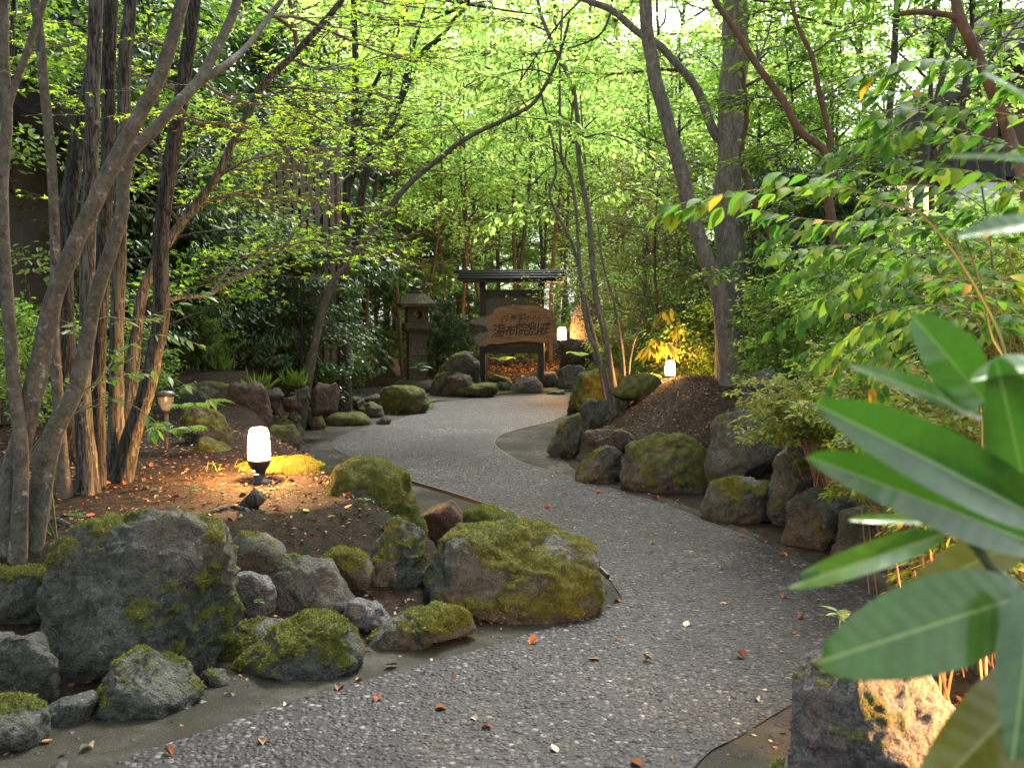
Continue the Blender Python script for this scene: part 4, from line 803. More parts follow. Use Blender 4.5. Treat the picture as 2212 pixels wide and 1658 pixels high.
def spray(geo_w, geo_l, line, rg, tmpl, lsize, n_tw, tw_len, per, flat=0.25, r=0.004, start=0.25, droop=0.1, tint=(0.2, 0.8), seg=4, lvl2=3):
    """side twigs in a flattish fan along a branch, leaves along the twigs"""
    line = np.asarray(line); n = len(line); t = unit(np.gradient(line, axis=0)); pos = []; dr = []
    for q in range(n_tw):
        u = start + (1 - start) * (q + rg.random()) / n_tw; k = min(int(u * (n - 1)), n - 2); p0 = line[k]
        ax = t[k]; hz = unit(np.cross(ax, [0, 0, 1])); side = 1 if q % 2 else -1
        d = unit(ax * rg.uniform(0.3, 0.9) * [1, 1, 0.4] + hz * side * rg.uniform(0.5, 1.0) + np.array([0, 0, rg.normal(0.05, 0.12)])); ln_ = tw_len * rg.uniform(0.5, 1.15) * (1.1 - 0.5 * u)
        s = np.linspace(0, 1, 6)[:, None]; tw = p0 + d * s * ln_ + np.array([0, 0, -1]) * droop * ln_ * s ** 2 + rg.normal(0, 0.02 * ln_, (6, 3)) * s
        if geo_w is not None: geo_w.add(*tube(tw, np.linspace(r, r * 0.4, 6), seg, cap=False))
        for _ in range(lvl2):
            k2 = rg.integers(1, 5); e = unit(d + hz * rg.normal(0, 0.8) + ax * rg.normal(0, 0.6) + np.array([0, 0, rg.normal(0, 0.1)])); l2 = ln_ * rg.uniform(0.3, 0.6)
            s2 = rg.random((per, 1)); pos.append(tw[k2] + e * s2 * l2 + rg.normal(0, 0.02, (per, 3)) * [1, 1, flat + 0.3]); dr.append(np.repeat(e[None], per, 0))
            if geo_w is not None: geo_w.add(*tube(np.array([tw[k2], tw[k2] + e * l2]), [r * 0.5, r * 0.25], 3, cap=False))
        s3 = rg.uniform(0.2, 1.05, (per, 1)); k3 = np.clip((s3[:, 0] * 5).astype(int), 0, 4); pos.append(tw[k3] + (tw[k3 + 1] - tw[k3]) * rg.random((per, 1))); dr.append(np.repeat(d[None], per, 0))
    pos = np.vstack(pos); dr = np.vstack(dr); m = len(pos)
    d = unit(dr + rg.normal(0, 0.75, (m, 3)) * [1, 1, 0.4] + [0, 0, -droop * 1.5]); nr = unit(np.array([0, 0, 1.0]) + rg.normal(0, flat, (m, 3)))
    leaves(geo_l, pos, d, nr, lsize * rg.uniform(0.65, 1.2, m), tmpl, rg.uniform(*tint, m))

def crown_cloud(geo_l, c, rad, n, rg, tmpl, lsize, droop=0.2, flat=0.5, clumps=14, tint=(0.1, 0.9), geo_w=None, src=None):
    """leaf clumps spread through an ellipsoid: uneven edge, gaps between the clumps"""
    c = np.asarray(c, float); rad = np.asarray(rad, float)
    k = unit(rg.normal(0, 1, (clumps, 3))) * (rg.random((clumps, 1)) ** 0.45); cc = c + k * rad; per = n // clumps
    if geo_w is not None and src is not None:
        for q in cc:
            m_ = (src + q) / 2 + rg.normal(0, 0.12, 3) * rad; geo_w.add(*tube(smooth_line([src, m_, q], 7), np.linspace(0.022, 0.006, 7), 5, cap=False))
    pos = []; tn = []
    for q in cc:
        sz = rad.mean() * rg.uniform(0.18, 0.36); pos.append(q + rg.normal(0, 1, (per, 3)) * sz * [1, 1, 0.55]); tn.append(np.clip(rg.uniform(*tint) + rg.normal(0, 0.14, per), 0, 0.99))
    pos = np.vstack(pos); m = len(pos); out = unit(pos - c)
    d = unit(out * [1, 1, 0.3] + rg.normal(0, 0.7, (m, 3)) + [0, 0, -droop]); nr = unit(np.array([0, 0, 1.0]) + rg.normal(0, flat, (m, 3)))
    leaves(geo_l, pos, d, nr, lsize * rg.uniform(0.7, 1.25, m), tmpl, np.concatenate(tn))

def tree_root(name, label, foot, group=None, cat='tree'): return thing(name, label, cat, (foot[0], foot[1], foot[2]), group)

# --- the cluster of trunks by the lamp -------------------------------------------------
def trunk_tree(label, stems, mat, crown=None, leaf=LF_MAPLE, name='tree', group=None, seed=0, twig_mat=None):
    """stems: list of (points, D, r0, r1, is_main). crown(geo_wood, geo_leaf, lines, rng) adds branches and leaves"""
    rg = np.random.default_rng(seed + 500); lines = []; geos = []
    for q, (pts, D, r0, r1, base) in enumerate(stems):
        L, r, tb = stem_geo(pts, D, r0, r1, 14 if r0 > 0.03 else 8, 44 if r0 > 0.03 else 24, 0.14, 0.5, seed * 10 + q, base); lines.append(L); geos.append(Geo().add(*tb))
    root = tree_root(name, label, lines[0][0] + [0, 0, 0.05], group)
    for (pts, D, r0, r1, base), g in zip(stems, geos): part(root, 'trunk' if base else 'branch', g, mat)
    if crown:
        gw, gl = Geo(), Geo(); crown(gw, gl, lines, rg)
        if gw.n: part(root, 'twigs', gw, twig_mat or TWIG)
        if gl.n: part(root, 'crown', gl, leaf)
    return root
def maple_crown(branches, overhead=None, n_tw=12, tw=0.55, per=5, lsize=0.062, lvl2=3, tint=(0.15, 0.85)):
    def f(gw, gl, lines, rg):
        for pts, D, r0 in branches:
            L = stem_line(pts, D, 22, False); gw.add(*tube(L, np.linspace(r0, r0 * 0.35, 22), 6, 0.08)); spray(gw, gl, L, rg, L_MAPLE, lsize, n_tw, tw, per, 0.22, 0.004, 0.12, 0.08, tint, lvl2=lvl2)
        for c, rad, n in (overhead or []): crown_cloud(gl, c, rad, n, rg, L_MAPLE, 0.085, 0.1, 0.3, 16, tint, gw, lines[0][-1])
    return f
trunk_tree('slender grey maple stem forking at the very edge of the picture', [([(35, 1180), (45, 980), (30, 800), (12, 600), (5, 400), (14, 240), (8, 100), (12, -80), (20, -300)], 4.0, 0.034, 0.022, True), ([(13, 245), (40, 165), (70, 80), (97, 0), (135, -120), (170, -300)], 4.0, 0.020, 0.012, False)], BARKS, seed=1)
trunk_tree('grey maple with two lumpy stems that lean and fork toward the lamp side', [
    ([(15, 1185), (25, 1050), (50, 950), (80, 820), (97, 725), (114, 640), (152, 550), (233, 383), (300, 250), (350, 160), (397, 0), (430, -140), (450, -340)], 4.05, 0.056, 0.026, True),
    ([(62, 1160, 4.1), (110, 955, 4.2), (160, 853, 4.25), (187, 736, 4.3), (202, 655, 4.3), (218, 600, 4.3), (236, 550, 4.3), (262, 465, 4.3), (266, 400, 4.3), (284, 333, 4.3), (330, 285, 4.35), (380, 225, 4.4), (430, 175, 4.5), (470, 100, 4.6), (507, 15, 4.7), (540, -120, 4.8), (560, -300, 4.9)], 4.2, 0.044, 0.022, True),
    ([(428, 180, 4.5), (483, 143, 4.6), (533, 100, 4.8), (583, 33, 5.0), (617, -10, 5.1), (680, -90, 5.4)], 4.5, 0.022, 0.012, False)], BARKS,
    maple_crown([([(583, 33, 5.0), (650, 40, 5.6), (740, 80, 6.2), (840, 120, 6.8), (930, 140, 7.2)], 5.6, 0.012), ([(430, 175, 4.5), (500, 215, 5.2), (590, 235, 5.8), (700, 280, 6.4)], 5.2, 0.010), ([(617, -10, 5.1), (720, -20, 5.8), (850, 10, 6.6), (960, 20, 7.2)], 5.6, 0.012), ([(380, 225, 4.4), (430, 265, 5.2), (520, 270, 6), (640, 330, 6.6)], 5.0, 0.009)], [((-2.0, 5.2, 4.6), (1.5, 1.5, 0.8), 1300)], 13, 0.6, 5), LF_MAPLE, seed=2)
trunk_tree('tall straight grey trunk with long bark cracks rising behind the forked maple', [([(185, 1012), (180, 850), (185, 700), (187, 560), (190, 433), (197, 300), (203, 167), (210, 0), (214, -150), (216, -420)], 5.3, 0.050, 0.042, True)], BARK, seed=3)
trunk_tree('dark furrowed trunk standing hard beside the tall straight grey trunk', [([(205, 1018), (212, 850), (218, 700), (222, 553), (228, 433), (235, 200), (243, 0), (246, -150), (250, -420)], 5.5, 0.050, 0.040, True)], BARKD, seed=4)
trunk_tree('mottled trunk with peeling pale patches behind the forked maple', [([(248, 1015), (250, 850), (255, 700), (259, 550), (262, 400), (265, 270), (273, 133), (280, 0), (286, -150), (290, -400)], 5.75, 0.050, 0.042, True)], BARK, seed=5)
trunk_tree('thick dark trunk leaning out nearest the glowing lamp, wide at its foot', [([(252, 1028), (283, 955), (315, 855), (335, 755), (345, 680), (345, 553), (350, 467), (367, 340), (385, 250), (405, 120), (420, 0), (436, -150), (450, -400)], 5.65, 0.060, 0.044, True)], BARKD,
    maple_crown([([(405, 120), (330, 90, 6), (200, 60, 6.6), (60, 40, 7)], 6, 0.012), ([(385, 200), (280, 150, 6.3), (180, 100, 6.9), (70, 110, 7.3)], 6, 0.010), ([(350, 330), (250, 220, 6.6), (120, 210, 7.2)], 6.2, 0.008)], [((-2.6, 7.0, 5.4), (2.0, 1.6, 0.9), 1300)], 12, 0.7, 5), LF_MAPLE, seed=6)
trunk_tree('pale lichen-spotted slim trunk between the edge maple and the straight grey trunk', [([(140, 1005), (125, 850), (120, 700), (118, 553), (110, 367), (97, 200), (83, 60), (75, 0), (66, -150), (60, -400)], 5.2, 0.034, 0.026, True)], BARKS, seed=7)
trunk_tree('dark reddish trunk half hidden behind the tall straight trunks', [([(150, 985, 6.6), (140, 700, 6.6), (145, 480, 6.6), (165, 330, 6.6), (200, 150, 6.6), (240, -40, 6.6), (260, -300, 6.6)], 6.6, 0.075, 0.05, True)], BARKD, seed=8)
trunk_tree('slanting maple with long feathery layers of leaves reaching over the lamp', [([(268, 1012), (300, 690), (322, 600), (383, 493), (417, 450), (467, 383), (500, 310), (567, 187), (627, 127), (730, 10), (800, -100)], 6.2, 0.042, 0.02, True),
    ([(330, 690, 6.2), (360, 653, 6.2), (400, 640, 6.3), (450, 636, 6.4), (517, 597, 6.6), (567, 573, 6.8), (610, 535, 7), (650, 483, 7.2), (693, 433, 7.5), (740, 390, 7.8)], 6.5, 0.020, 0.010, False)], BARK,
    maple_crown([([(467, 383), (540, 345, 6.6), (640, 320, 7.2), (760, 260, 7.8), (850, 225, 8.2)], 6.8, 0.010), ([(417, 450), (500, 420, 6.6), (580, 430, 7.0), (700, 440, 7.6), (830, 455, 8.2)], 6.8, 0.009), ([(740, 390, 7.8), (800, 340, 8.2), (880, 300, 8.7), (960, 260, 9.2)], 8.2, 0.008), ([(567, 187), (640, 190, 7), (740, 200, 7.8), (860, 190, 8.6)], 7, 0.010), ([(627, 127), (700, 150, 7.2), (800, 130, 8), (930, 110, 8.8)], 7, 0.010), ([(500, 310), (560, 290, 7), (640, 255, 7.6), (720, 230, 8)], 7, 0.009), ([(450, 636, 6.4), (520, 560, 7), (620, 520, 7.6)], 7, 0.007), ([(610, 535, 7), (680, 520, 7.4), (760, 540, 7.8), (840, 570, 8.2)], 7, 0.006), ([(567, 187), (660, 240, 7.2), (780, 300, 8), (900, 330, 8.8)], 7, 0.008), ([(390, 485), (360, 420, 6.8), (420, 330, 7.3), (520, 260, 7.8)], 7, 0.008), ([(730, 10), (820, 40, 7.4), (930, 60, 8.2), (1010, 40, 9)], 7, 0.01)],
                [((-1.2, 8.6, 5.6), (2.0, 1.6, 0.9), 1200)], 16, 0.8, 5, 0.068), LF_MAPLE, seed=9)
# --- mid-distance trees with a shape of their own ----------------------------------------
def broad_crown(branches, clouds=None, tmpl=L_HEX, lsize=0.085, n_tw=9, tw=0.8, per=5, droop=0.25, tint=(0.1, 0.9), lvl2=3, r=0.006):
    def f(gw, gl, lines, rg):
        for pts, D, r0 in branches:
            L = stem_line(pts, D, 20, False); gw.add(*tube(L, np.linspace(r0, r0 * 0.35, 20), 6, 0.08)); spray(gw, gl, L, rg, tmpl, lsize, n_tw, tw, per, 0.35, r, 0.15, droop, tint, lvl2=lvl2)
        for c, rad, n in (clouds or []): crown_cloud(gl, c, rad, n, rg, tmpl, lsize * 1.2, droop, 0.4, 16, tint, gw, lines[0][-1])
    return f
trunk_tree('large straight grey trunk on the bank above the stones', [([(1592, 825), (1580, 686), (1574, 550), (1573, 433), (1578, 333), (1584, 200), (1586, 100), (1587, 0), (1590, -150), (1595, -420)], 11.0, 0.155, 0.13, True),
    ([(1575, 318), (1542, 283), (1508, 200), (1475, 153), (1429, 103), (1372, 67), (1322, 23), (1259, -4), (1180, -60)], 11.0, 0.055, 0.03, False)], BARKP,
    broad_crown([([(1475, 153), (1420, 150, 11.4), (1330, 160, 11.8), (1209, 155, 12)], 11.4, 0.022), ([(1322, 23), (1290, 80, 11.5), (1200, 110, 12), (1100, 120, 12.4)], 11.5, 0.015), ([(1586, 60), (1660, 20, 11.5), (1740, 40, 12), (1820, 60, 12.2)], 11.4, 0.03), ([(1584, 200), (1640, 170, 11.3), (1700, 130, 11.6), (1760, 120, 12)], 11.3, 0.02), ([(1259, -4), (1200, 60, 12), (1120, 180, 12.6), (1080, 240, 13)], 12, 0.014)],
                [((2.0, 11.5, 6.4), (3.2, 2.6, 1.2), 3200)], L_HEX, 0.10, 11, 0.9, 5), LF_BRIGHT, seed=20)
trunk_tree('leaning lichen-covered trunk crossing in front of the large straight trunk', [([(1590, 800, 10.6), (1558, 653, 10.6), (1520, 550, 10.6), (1495, 467, 10.6), (1480, 400, 10.6), (1459, 333, 10.6), (1433, 233, 10.6), (1413, 167, 10.6), (1403, 100, 10.6), (1396, 0, 10.6), (1392, -150, 10.6), (1385, -400, 10.6)], 10.6, 0.088, 0.06, True)], BARKP, seed=21)
trunk_tree('thin multi-stemmed tree growing from the mossy mound by the bend', [
    ([(1336, 862), (1325, 836), (1306, 720), (1286, 636), (1279, 550), (1272, 467), (1259, 400), (1249, 333), (1249, 267), (1236, 183), (1212, 133), (1182, 67), (1162, 0), (1150, -150)], 12.5, 0.040, 0.022, True),
    ([(1326, 860), (1299, 786), (1272, 720), (1259, 653), (1250, 553), (1246, 467), (1232, 383), (1212, 333), (1210, 230), (1209, 133), (1215, 20)], 12.6, 0.028, 0.013, True),
    ([(1318, 862), (1290, 760), (1262, 640), (1239, 533), (1206, 467), (1186, 417), (1202, 367), (1186, 267), (1169, 207), (1160, 120)], 12.7, 0.026, 0.011, True),
    ([(1350, 864), (1345, 760), (1325, 650), (1300, 560), (1290, 480)], 12.5, 0.022, 0.01, True), ([(1355, 860), (1362, 770), (1390, 680), (1400, 600)], 12.4, 0.018, 0.008, True)], BARKP,
    broad_crown([([(1249, 300), (1310, 290, 12.5), (1380, 320, 12.6), (1440, 370, 12.8)], 12.5, 0.012), ([(1236, 183), (1150, 150, 12.4), (1060, 170, 12.3), (980, 200, 12.3)], 12.4, 0.012), ([(1209, 133), (1280, 130, 12.6), (1350, 160, 12.8)], 12.6, 0.01), ([(1212, 333), (1150, 300, 12.5), (1090, 280, 12.4)], 12.5, 0.01), ([(1246, 467), (1180, 440, 12.5), (1090, 460, 12.5), (1060, 480, 12.5)], 12.5, 0.008), ([(1182, 67), (1100, 40, 12.3), (1000, 60, 12.2)], 12.3, 0.012), ([(1272, 440), (1330, 410, 12.5), (1390, 440, 12.6)], 12.5, 0.008), ([(1170, 200), (1110, 240, 12.5), (1050, 300, 12.6)], 12.5, 0.008)], None, L_HEX, 0.105, 9, 0.7, 4, 0.4), LF_BRIGHT, seed=22)
trunk_tree('arching tree whose bare dark limb sweeps up toward the sky gap', [([(640, 835), (700, 660), (760, 560), (846, 443), (889, 393), (939, 350), (1006, 300), (1072, 267), (1139, 233), (1172, 193), (1205, 130), (1230, 40)], 11.6, 0.042, 0.016, True)], BARKS,
    broad_crown([([(1006, 300), (960, 250, 12), (900, 240, 12.4)], 12, 0.01), ([(1139, 233), (1100, 180, 12), (1010, 150, 12.2)], 12, 0.01), ([(1100, 250), (1180, 260, 12), (1240, 280, 12)], 12, 0.008)], None, L_HEX, 0.10, 8, 0.6, 4), LF_BRIGHT, seed=23)
trunk_tree('reddish stem forking into a wide V beside the large straight trunk', [([(1820, 770, 9), (1812, 640, 9), (1800, 520, 9), (1790, 433, 9), (1786, 333, 9), (1728, 283, 9), (1692, 217, 9), (1635, 140, 9), (1585, 57, 9), (1542, 0, 9), (1500, -120, 9)], 9, 0.048, 0.022, True),
    ([(1787, 338, 9), (1792, 300, 9), (1775, 217, 9), (1752, 117, 9), (1715, 33, 9), (1700, -100, 9)], 9, 0.03, 0.016, False)], BARKR,
    broad_crown([([(1692, 217, 9), (1640, 210, 9.3), (1590, 230, 9.5)], 9, 0.009), ([(1775, 217, 9), (1840, 170, 9.3), (1900, 160, 9.5)], 9, 0.01), ([(1752, 117, 9), (1820, 70, 9.2), (1880, 30, 9.5)], 9, 0.01), ([(1635, 140, 9), (1660, 70, 9.4), (1670, 10, 9.6)], 9, 0.01), ([(1730, 285, 9), (1690, 330, 9.2), (1640, 350, 9.5)], 9, 0.008), ([(1790, 400, 9), (1850, 340, 9.3), (1900, 300, 9.6)], 9, 0.008)], [((2.9, 9.4, 4.9), (1.6, 1.6, 0.7), 1400)], L_HEX, 0.075, 9, 0.6, 5), LF_MID, seed=24)
trunk_tree('brown slanting stem running from behind the large trunk down to the shrubs', [([(1770, 790, 9.6), (1765, 697, 9.6), (1722, 620, 9.6), (1690, 553, 9.6), (1655, 483, 9.6), (1622, 415, 9.6), (1600, 330, 9.6), (1612, 250, 9.6), (1600, 120, 9.6)], 9.6, 0.045, 0.02, True)], BARKR, broad_crown([([(1655, 483, 9.6), (1700, 430, 9.8), (1760, 420, 10)], 9.8, 0.008), ([(1690, 553, 9.6), (1640, 560, 9.4), (1580, 590, 9.3), (1520, 600, 9.2)], 9.5, 0.008)], None, L_HEX, 0.07, 8, 0.5, 4), LF_MID, seed=25)
trunk_tree('orange-barked trunk with a sawn-off limb stub in the upper corner', [([(2262, 1000, 5.6), (2245, 700, 5.7), (2225, 480, 5.8), (2200, 350, 5.9), (2185, 300, 6), (2152, 217, 6), (2125, 150, 6), (2102, 100, 6), (2078, 43, 6), (2068, 0, 6), (2055, -120, 6), (2050, -350, 6)], 5.8, 0.046, 0.034, True), ([(2082, 50, 6), (2055, 34, 6), (2025, 30, 6), (1985, 26, 6), (1945, 30, 6)], 6, 0.026, 0.02, False)], BARKR, 
    broad_crown([([(2068, -20, 6), (1960, -60, 6.4), (1850, -40, 6.8), (1760, 0, 7.2)], 6.4, 0.012), ([(2125, 150, 6), (2190, 60, 6.2), (2260, 0, 6.4)], 6.2, 0.01), ([(2068, 0, 6), (2130, -40, 6.6), (2200, -20, 7)], 6.4, 0.01)], [((2.6, 6.4, 4.2), (1.4, 1.4, 0.6), 1500)], L_HEX, 0.07, 9, 0.55, 5), LF_MID, seed=26)
trunk_tree('slim pale trunk in front of the garden house', [([(1960, 760, 10), (1975, 520, 10), (1990, 400, 10), (2015, 250, 10), (2060, 60, 10), (2080, -100, 10)], 10, 0.04, 0.025, True)], BARKS, broad_crown([([(2015, 250, 10), (1960, 180, 10.2), (1900, 130, 10.4)], 10, 0.009), ([(2040, 150, 10), (2100, 90, 10.2), (2160, 50, 10.4)], 10, 0.01)], [((4.4, 10.4, 4.9), (1.3, 1.3, 0.7), 900)], L_HEX, 0.075, 9, 0.5, 4), LF_MID, seed=27)
trunk_tree('upright grey trunk between the V-forked stem and the garden house', [([(1880, 760, 11), (1885, 500, 11), (1915, 330, 11), (1925, 200, 11), (1935, 60, 11), (1940, -120, 11)], 11, 0.05, 0.03, True)], BARKS, broad_crown([([(1920, 250, 11), (1860, 200, 11.2), (1810, 210, 11.4)], 11, 0.009), ([(1930, 120, 11), (1990, 60, 11.2), (2040, 90, 11.4)], 11, 0.01), ([(1890, 450, 11), (1840, 400, 11.2), (1800, 400, 11.4)], 11, 0.008)], [((4.1, 11.4, 5.4), (1.5, 1.5, 0.8), 1000)], L_HEX, 0.08, 9, 0.6, 4), LF_MID, seed=28)
trunk_tree('dark upright trunk with side boughs among the evergreens near the fence', [([(742, 800, 13), (745, 480, 13), (760, 330, 13), (768, 200, 13), (766, 87, 13), (760, -60, 13)], 13, 0.06, 0.035, True), ([(752, 400, 13), (800, 330, 12.9), (850, 290, 12.8), (905, 243, 12.7)], 13, 0.03, 0.014, False), ([(762, 300, 13), (790, 220, 12.9), (840, 120, 12.8), (880, 20, 12.8)], 13, 0.03, 0.014, False)], BARKD, broad_crown([([(840, 120, 12.8), (900, 130, 13), (960, 160, 13.2)], 13, 0.01), ([(768, 180, 13), (700, 140, 13.2), (640, 140, 13.4)], 13, 0.01)], [((-2.2, 13.4, 6.0), (2.0, 1.6, 1.0), 900)], L_HEX, 0.09, 9, 0.7, 5), LF_BRIGHT, seed=29)
trunk_tree('dark double trunk leaning to the sky gap left of the arching limb', [([(735, 760, 14.5), (780, 420, 14.5), (832, 300, 14.5), (866, 213, 14.5), (906, 123, 14.5), (952, 80, 14.5), (1010, 10, 14.5)], 14.5, 0.06, 0.03, True), ([(866, 213, 14.5), (880, 150, 14.5), (905, 60, 14.5), (930, -40, 14.5)], 14.5, 0.03, 0.018, False)], BARKD, broad_crown([([(906, 123, 14.5), (980, 130, 14.8), (1050, 170, 15)], 14.6, 0.01), ([(905, 60, 14.5), (840, 30, 14.8), (780, 60, 15)], 14.6, 0.01)], [((-1.2, 15, 6.2), (2.6, 1.8, 1.0), 2200)], L_HEX, 0.09, 9, 0.8, 5), LF_BRIGHT, seed=30)
# --- shrubs and trees of the wood: one of each kind, then copies -------------------------
def gen_tree(rg, h, r0, limbs, first, spread, leaf_n, lsize, tmpl, droop, flat, lean=0.05, tint=(0.1, 0.9), sub=3, up=0.5):
    n = 16; t = np.linspace(0, 1, n); ph = rg.random(4) * 6.28
    tr = np.c_[lean * h * t + 0.02 * h * np.sin(t * 5 + ph[0]), 0.02 * h * np.sin(t * 4 + ph[1]) + lean * 0.3 * h * t, h * t]
    gt, gl = Geo(), Geo(); gt.add(*tube(tr, np.linspace(r0, r0 * 0.25, n), 8, 0.08, 3)); pos = []; dr = []
    for q in range(limbs):
        u = first + (1 - first) * (q + rg.random()) / limbs; k = min(int(u * (n - 1)), n - 2); az = q * 2.4 + rg.normal(0, 0.4); ln_ = spread * (1.15 - 0.75 * (u - first) / (1.001 - first)) * rg.uniform(0.7, 1.15)
        d = np.array([math.cos(az), math.sin(az), up * rg.uniform(0.5, 1.4)]); d /= np.linalg.norm(d); s = np.linspace(0, 1, 7)[:, None]
        lb = tr[k] + d * s * ln_ + np.array([0, 0, -1]) * droop * ln_ * s ** 2 * 0.5 + rg.normal(0, 0.03 * ln_, (7, 3)) * s
        gt.add(*tube(lb, np.linspace(r0 * 0.4, r0 * 0.1, 7), 5, cap=False))
        for z in range(sub):
            a = rg.integers(2, 7); e = unit(d + rg.normal(0, 0.6, 3) * [1, 1, 0.4]); m = leaf_n // (limbs * sub); l2 = ln_ * rg.uniform(0.25, 0.55)
            gt.add(*tube(np.array([lb[a], lb[a] + e * l2]), [r0 * 0.12, r0 * 0.05], 3, cap=False))
            pos.append(lb[a] + e * rg.random((m, 1)) * l2 * 1.1 + rg.normal(0, 0.16 * spread * 0.5, (m, 3)) * [1, 1, flat + 0.15]); dr.append(np.repeat(e[None], m, 0))
    pos = np.vstack(pos); m = len(pos); pos[:, 2] = np.maximum(pos[:, 2], 0.05)
    d = unit(np.vstack(dr) * [1, 1, 0.4] + rg.normal(0, 0.7, (m, 3)) * [1, 1, 0.5] + [0, 0, -droop * 1.6]); nr = unit(np.array([0, 0, 1.0]) + rg.normal(0, flat, (m, 3)))
    leaves(gl, pos, d, nr, lsize * rg.uniform(0.65, 1.25, m), tmpl, np.clip(rg.normal(np.mean(tint), 0.22, m), tint[0], tint[1])); return gt, gl
KINDS = {}
def kind(key, n_var, bark, leaf, **kw):
    KINDS[key] = []
    for v in range(n_var):
        rg = np.random.default_rng(hash_(key) + v); gt, gl = gen_tree(rg, **kw)
        KINDS[key].append((mesh('trunk', *gt.get(), bark), mesh('crown', *gl.get(), leaf)))
def hash_(k): return sum((i + 3) * ord(c) for i, c in enumerate(k))
kind('evergreen', 3, BARKD, LF_DARK, h=4.2, r0=0.05, limbs=20, first=0.05, spread=1.5, leaf_n=6000, lsize=0.10, tmpl=L_HEX, droop=0.55, flat=0.5, sub=4)
kind('longleaf', 2, BARKD, LF_DARK, h=3.2, r0=0.03, limbs=22, first=0.03, spread=1.2, leaf_n=5000, lsize=0.16, tmpl=L_LONG, droop=0.9, flat=0.6, sub=4, up=0.9)
kind('maple', 3, BARKR, LF_BRIGHT, h=7.5, r0=0.07, limbs=18, first=0.25, spread=2.6, leaf_n=5400, lsize=0.085, tmpl=L_MAPLE, droop=0.1, flat=0.25, sub=4, up=0.25)
kind('slim', 4, BARKR, LF_BRIGHT, h=6.0, r0=0.045, limbs=11, first=0.42, spread=1.3, leaf_n=1500, lsize=0.10, tmpl=L_HEX, droop=0.3, flat=0.4, lean=0.1, up=0.9)
kind('greyslim', 3, BARKS, LF_BRIGHT, h=7.0, r0=0.06, limbs=11, first=0.45, spread=1.5, leaf_n=1800, lsize=0.10, tmpl=L_HEX, droop=0.3, flat=0.4, lean=-0.08, up=0.8)
kind('tall', 3, BARK, LF_BRIGHT, h=13.0, r0=0.16, limbs=26, first=0.15, spread=3.6, leaf_n=12000, lsize=0.19, tmpl=L_HEX, droop=0.25, flat=0.45, sub=5, up=0.5)
kind('green', 3, BARK, LF_MID, h=6.5, r0=0.06, limbs=20, first=0.12, spread=1.9, leaf_n=5200, lsize=0.095, tmpl=L_HEX, droop=0.3, flat=0.45, sub=4)
kind('shrub', 3, TWIG, LF_MID, h=1.3, r0=0.012, limbs=16, first=0.05, spread=0.75, leaf_n=2200, lsize=0.06, tmpl=L_HEX, droop=0.3, flat=0.5, sub=3, up=0.9)
kind('brightshrub', 3, TWIG, LF_BRIGHT, h=1.9, r0=0.014, limbs=16, first=0.05, spread=1.0, leaf_n=2600, lsize=0.075, tmpl=L_HEX, droop=0.3, flat=0.45, sub=3, up=0.8)
kind('olive', 2, TWIG, LF_OLIVE, h=3.6, r0=0.03, limbs=20, first=0.2, spread=1.5, leaf_n=9000, lsize=0.05, tmpl=L_DIA, droop=0.2, flat=0.5, sub=5, up=0.4)
NAMES = {'evergreen': ('evergreen_shrub', 'shrub', 'glossy dark-leaved evergreen shrub'), 'longleaf': ('bamboo_clump', 'bamboo', 'clump of drooping long-leaved bamboo grass'), 'maple': ('maple_tree', 'tree', 'bright green layered maple'),
         'slim': ('slim_tree', 'tree', 'slim tree with a bare orange-brown stem'), 'greyslim': ('slim_tree', 'tree', 'slim tree with a pale grey stem'), 'tall': ('tall_tree', 'tree', 'tall sunlit tree of the wood'), 'green': ('leafy_tree', 'tree', 'mid green bushy tree'),
         'shrub': ('shrub', 'shrub', 'low mid green shrub'), 'brightshrub': ('shrub', 'shrub', 'fresh green bushy shrub'), 'olive': ('fine_leaved_tree', 'tree', 'fine-leaved olive green tree')}
used_labels = set(); kcount = {}
LAND = [('the stone lantern', 900, 18), ('the roofed sign', 1105, 19.2), ('the slat fence', 600, 13), ('the trunk cluster', 230, 5.6), ('the slatted house', 40, 8.6), ('the standing stone', 1268, 20.8), ('the large straight trunk', 1590, 11), ('the thin multi-stemmed tree', 1320, 12.5), ('the leaning lichen-covered trunk', 1470, 10.6), ('the garden house', 2080, 13.4), ('the V-forked stem', 1790, 9), ('the arching limb', 800, 11.6), ('the pale garden wall', 1450, 25), ('the broad grey rock', 440, 9), ('the grass-fringed rock', 870, 14), ('the big near boulder', 1880, 2.5), ('the tall wine-brown bank rock', 1720, 6.4), ('the path light', 356, 7.1), ('the dark upright trunk', 760, 13), ('the slim pale trunk', 2010, 10)]
def describe(base, px, D, extra):
    cand = sorted(LAND, key=lambda l: abs(l[1] - px) + 12 * abs(l[2] - D))
    for l in cand:
        depth = 'behind' if D > l[2] + 1.2 else ('before' if D < l[2] - 1.2 else 'beside')
        if depth == 'behind': depth = 'close behind' if D < l[2] + 6 else ('well behind' if D < l[2] + 14 else 'far behind')
        for e in extra:
            lab = f'{base}{e} {depth} {l[0]}'
            if lab not in used_labels: used_labels.add(lab); return lab
    return lab
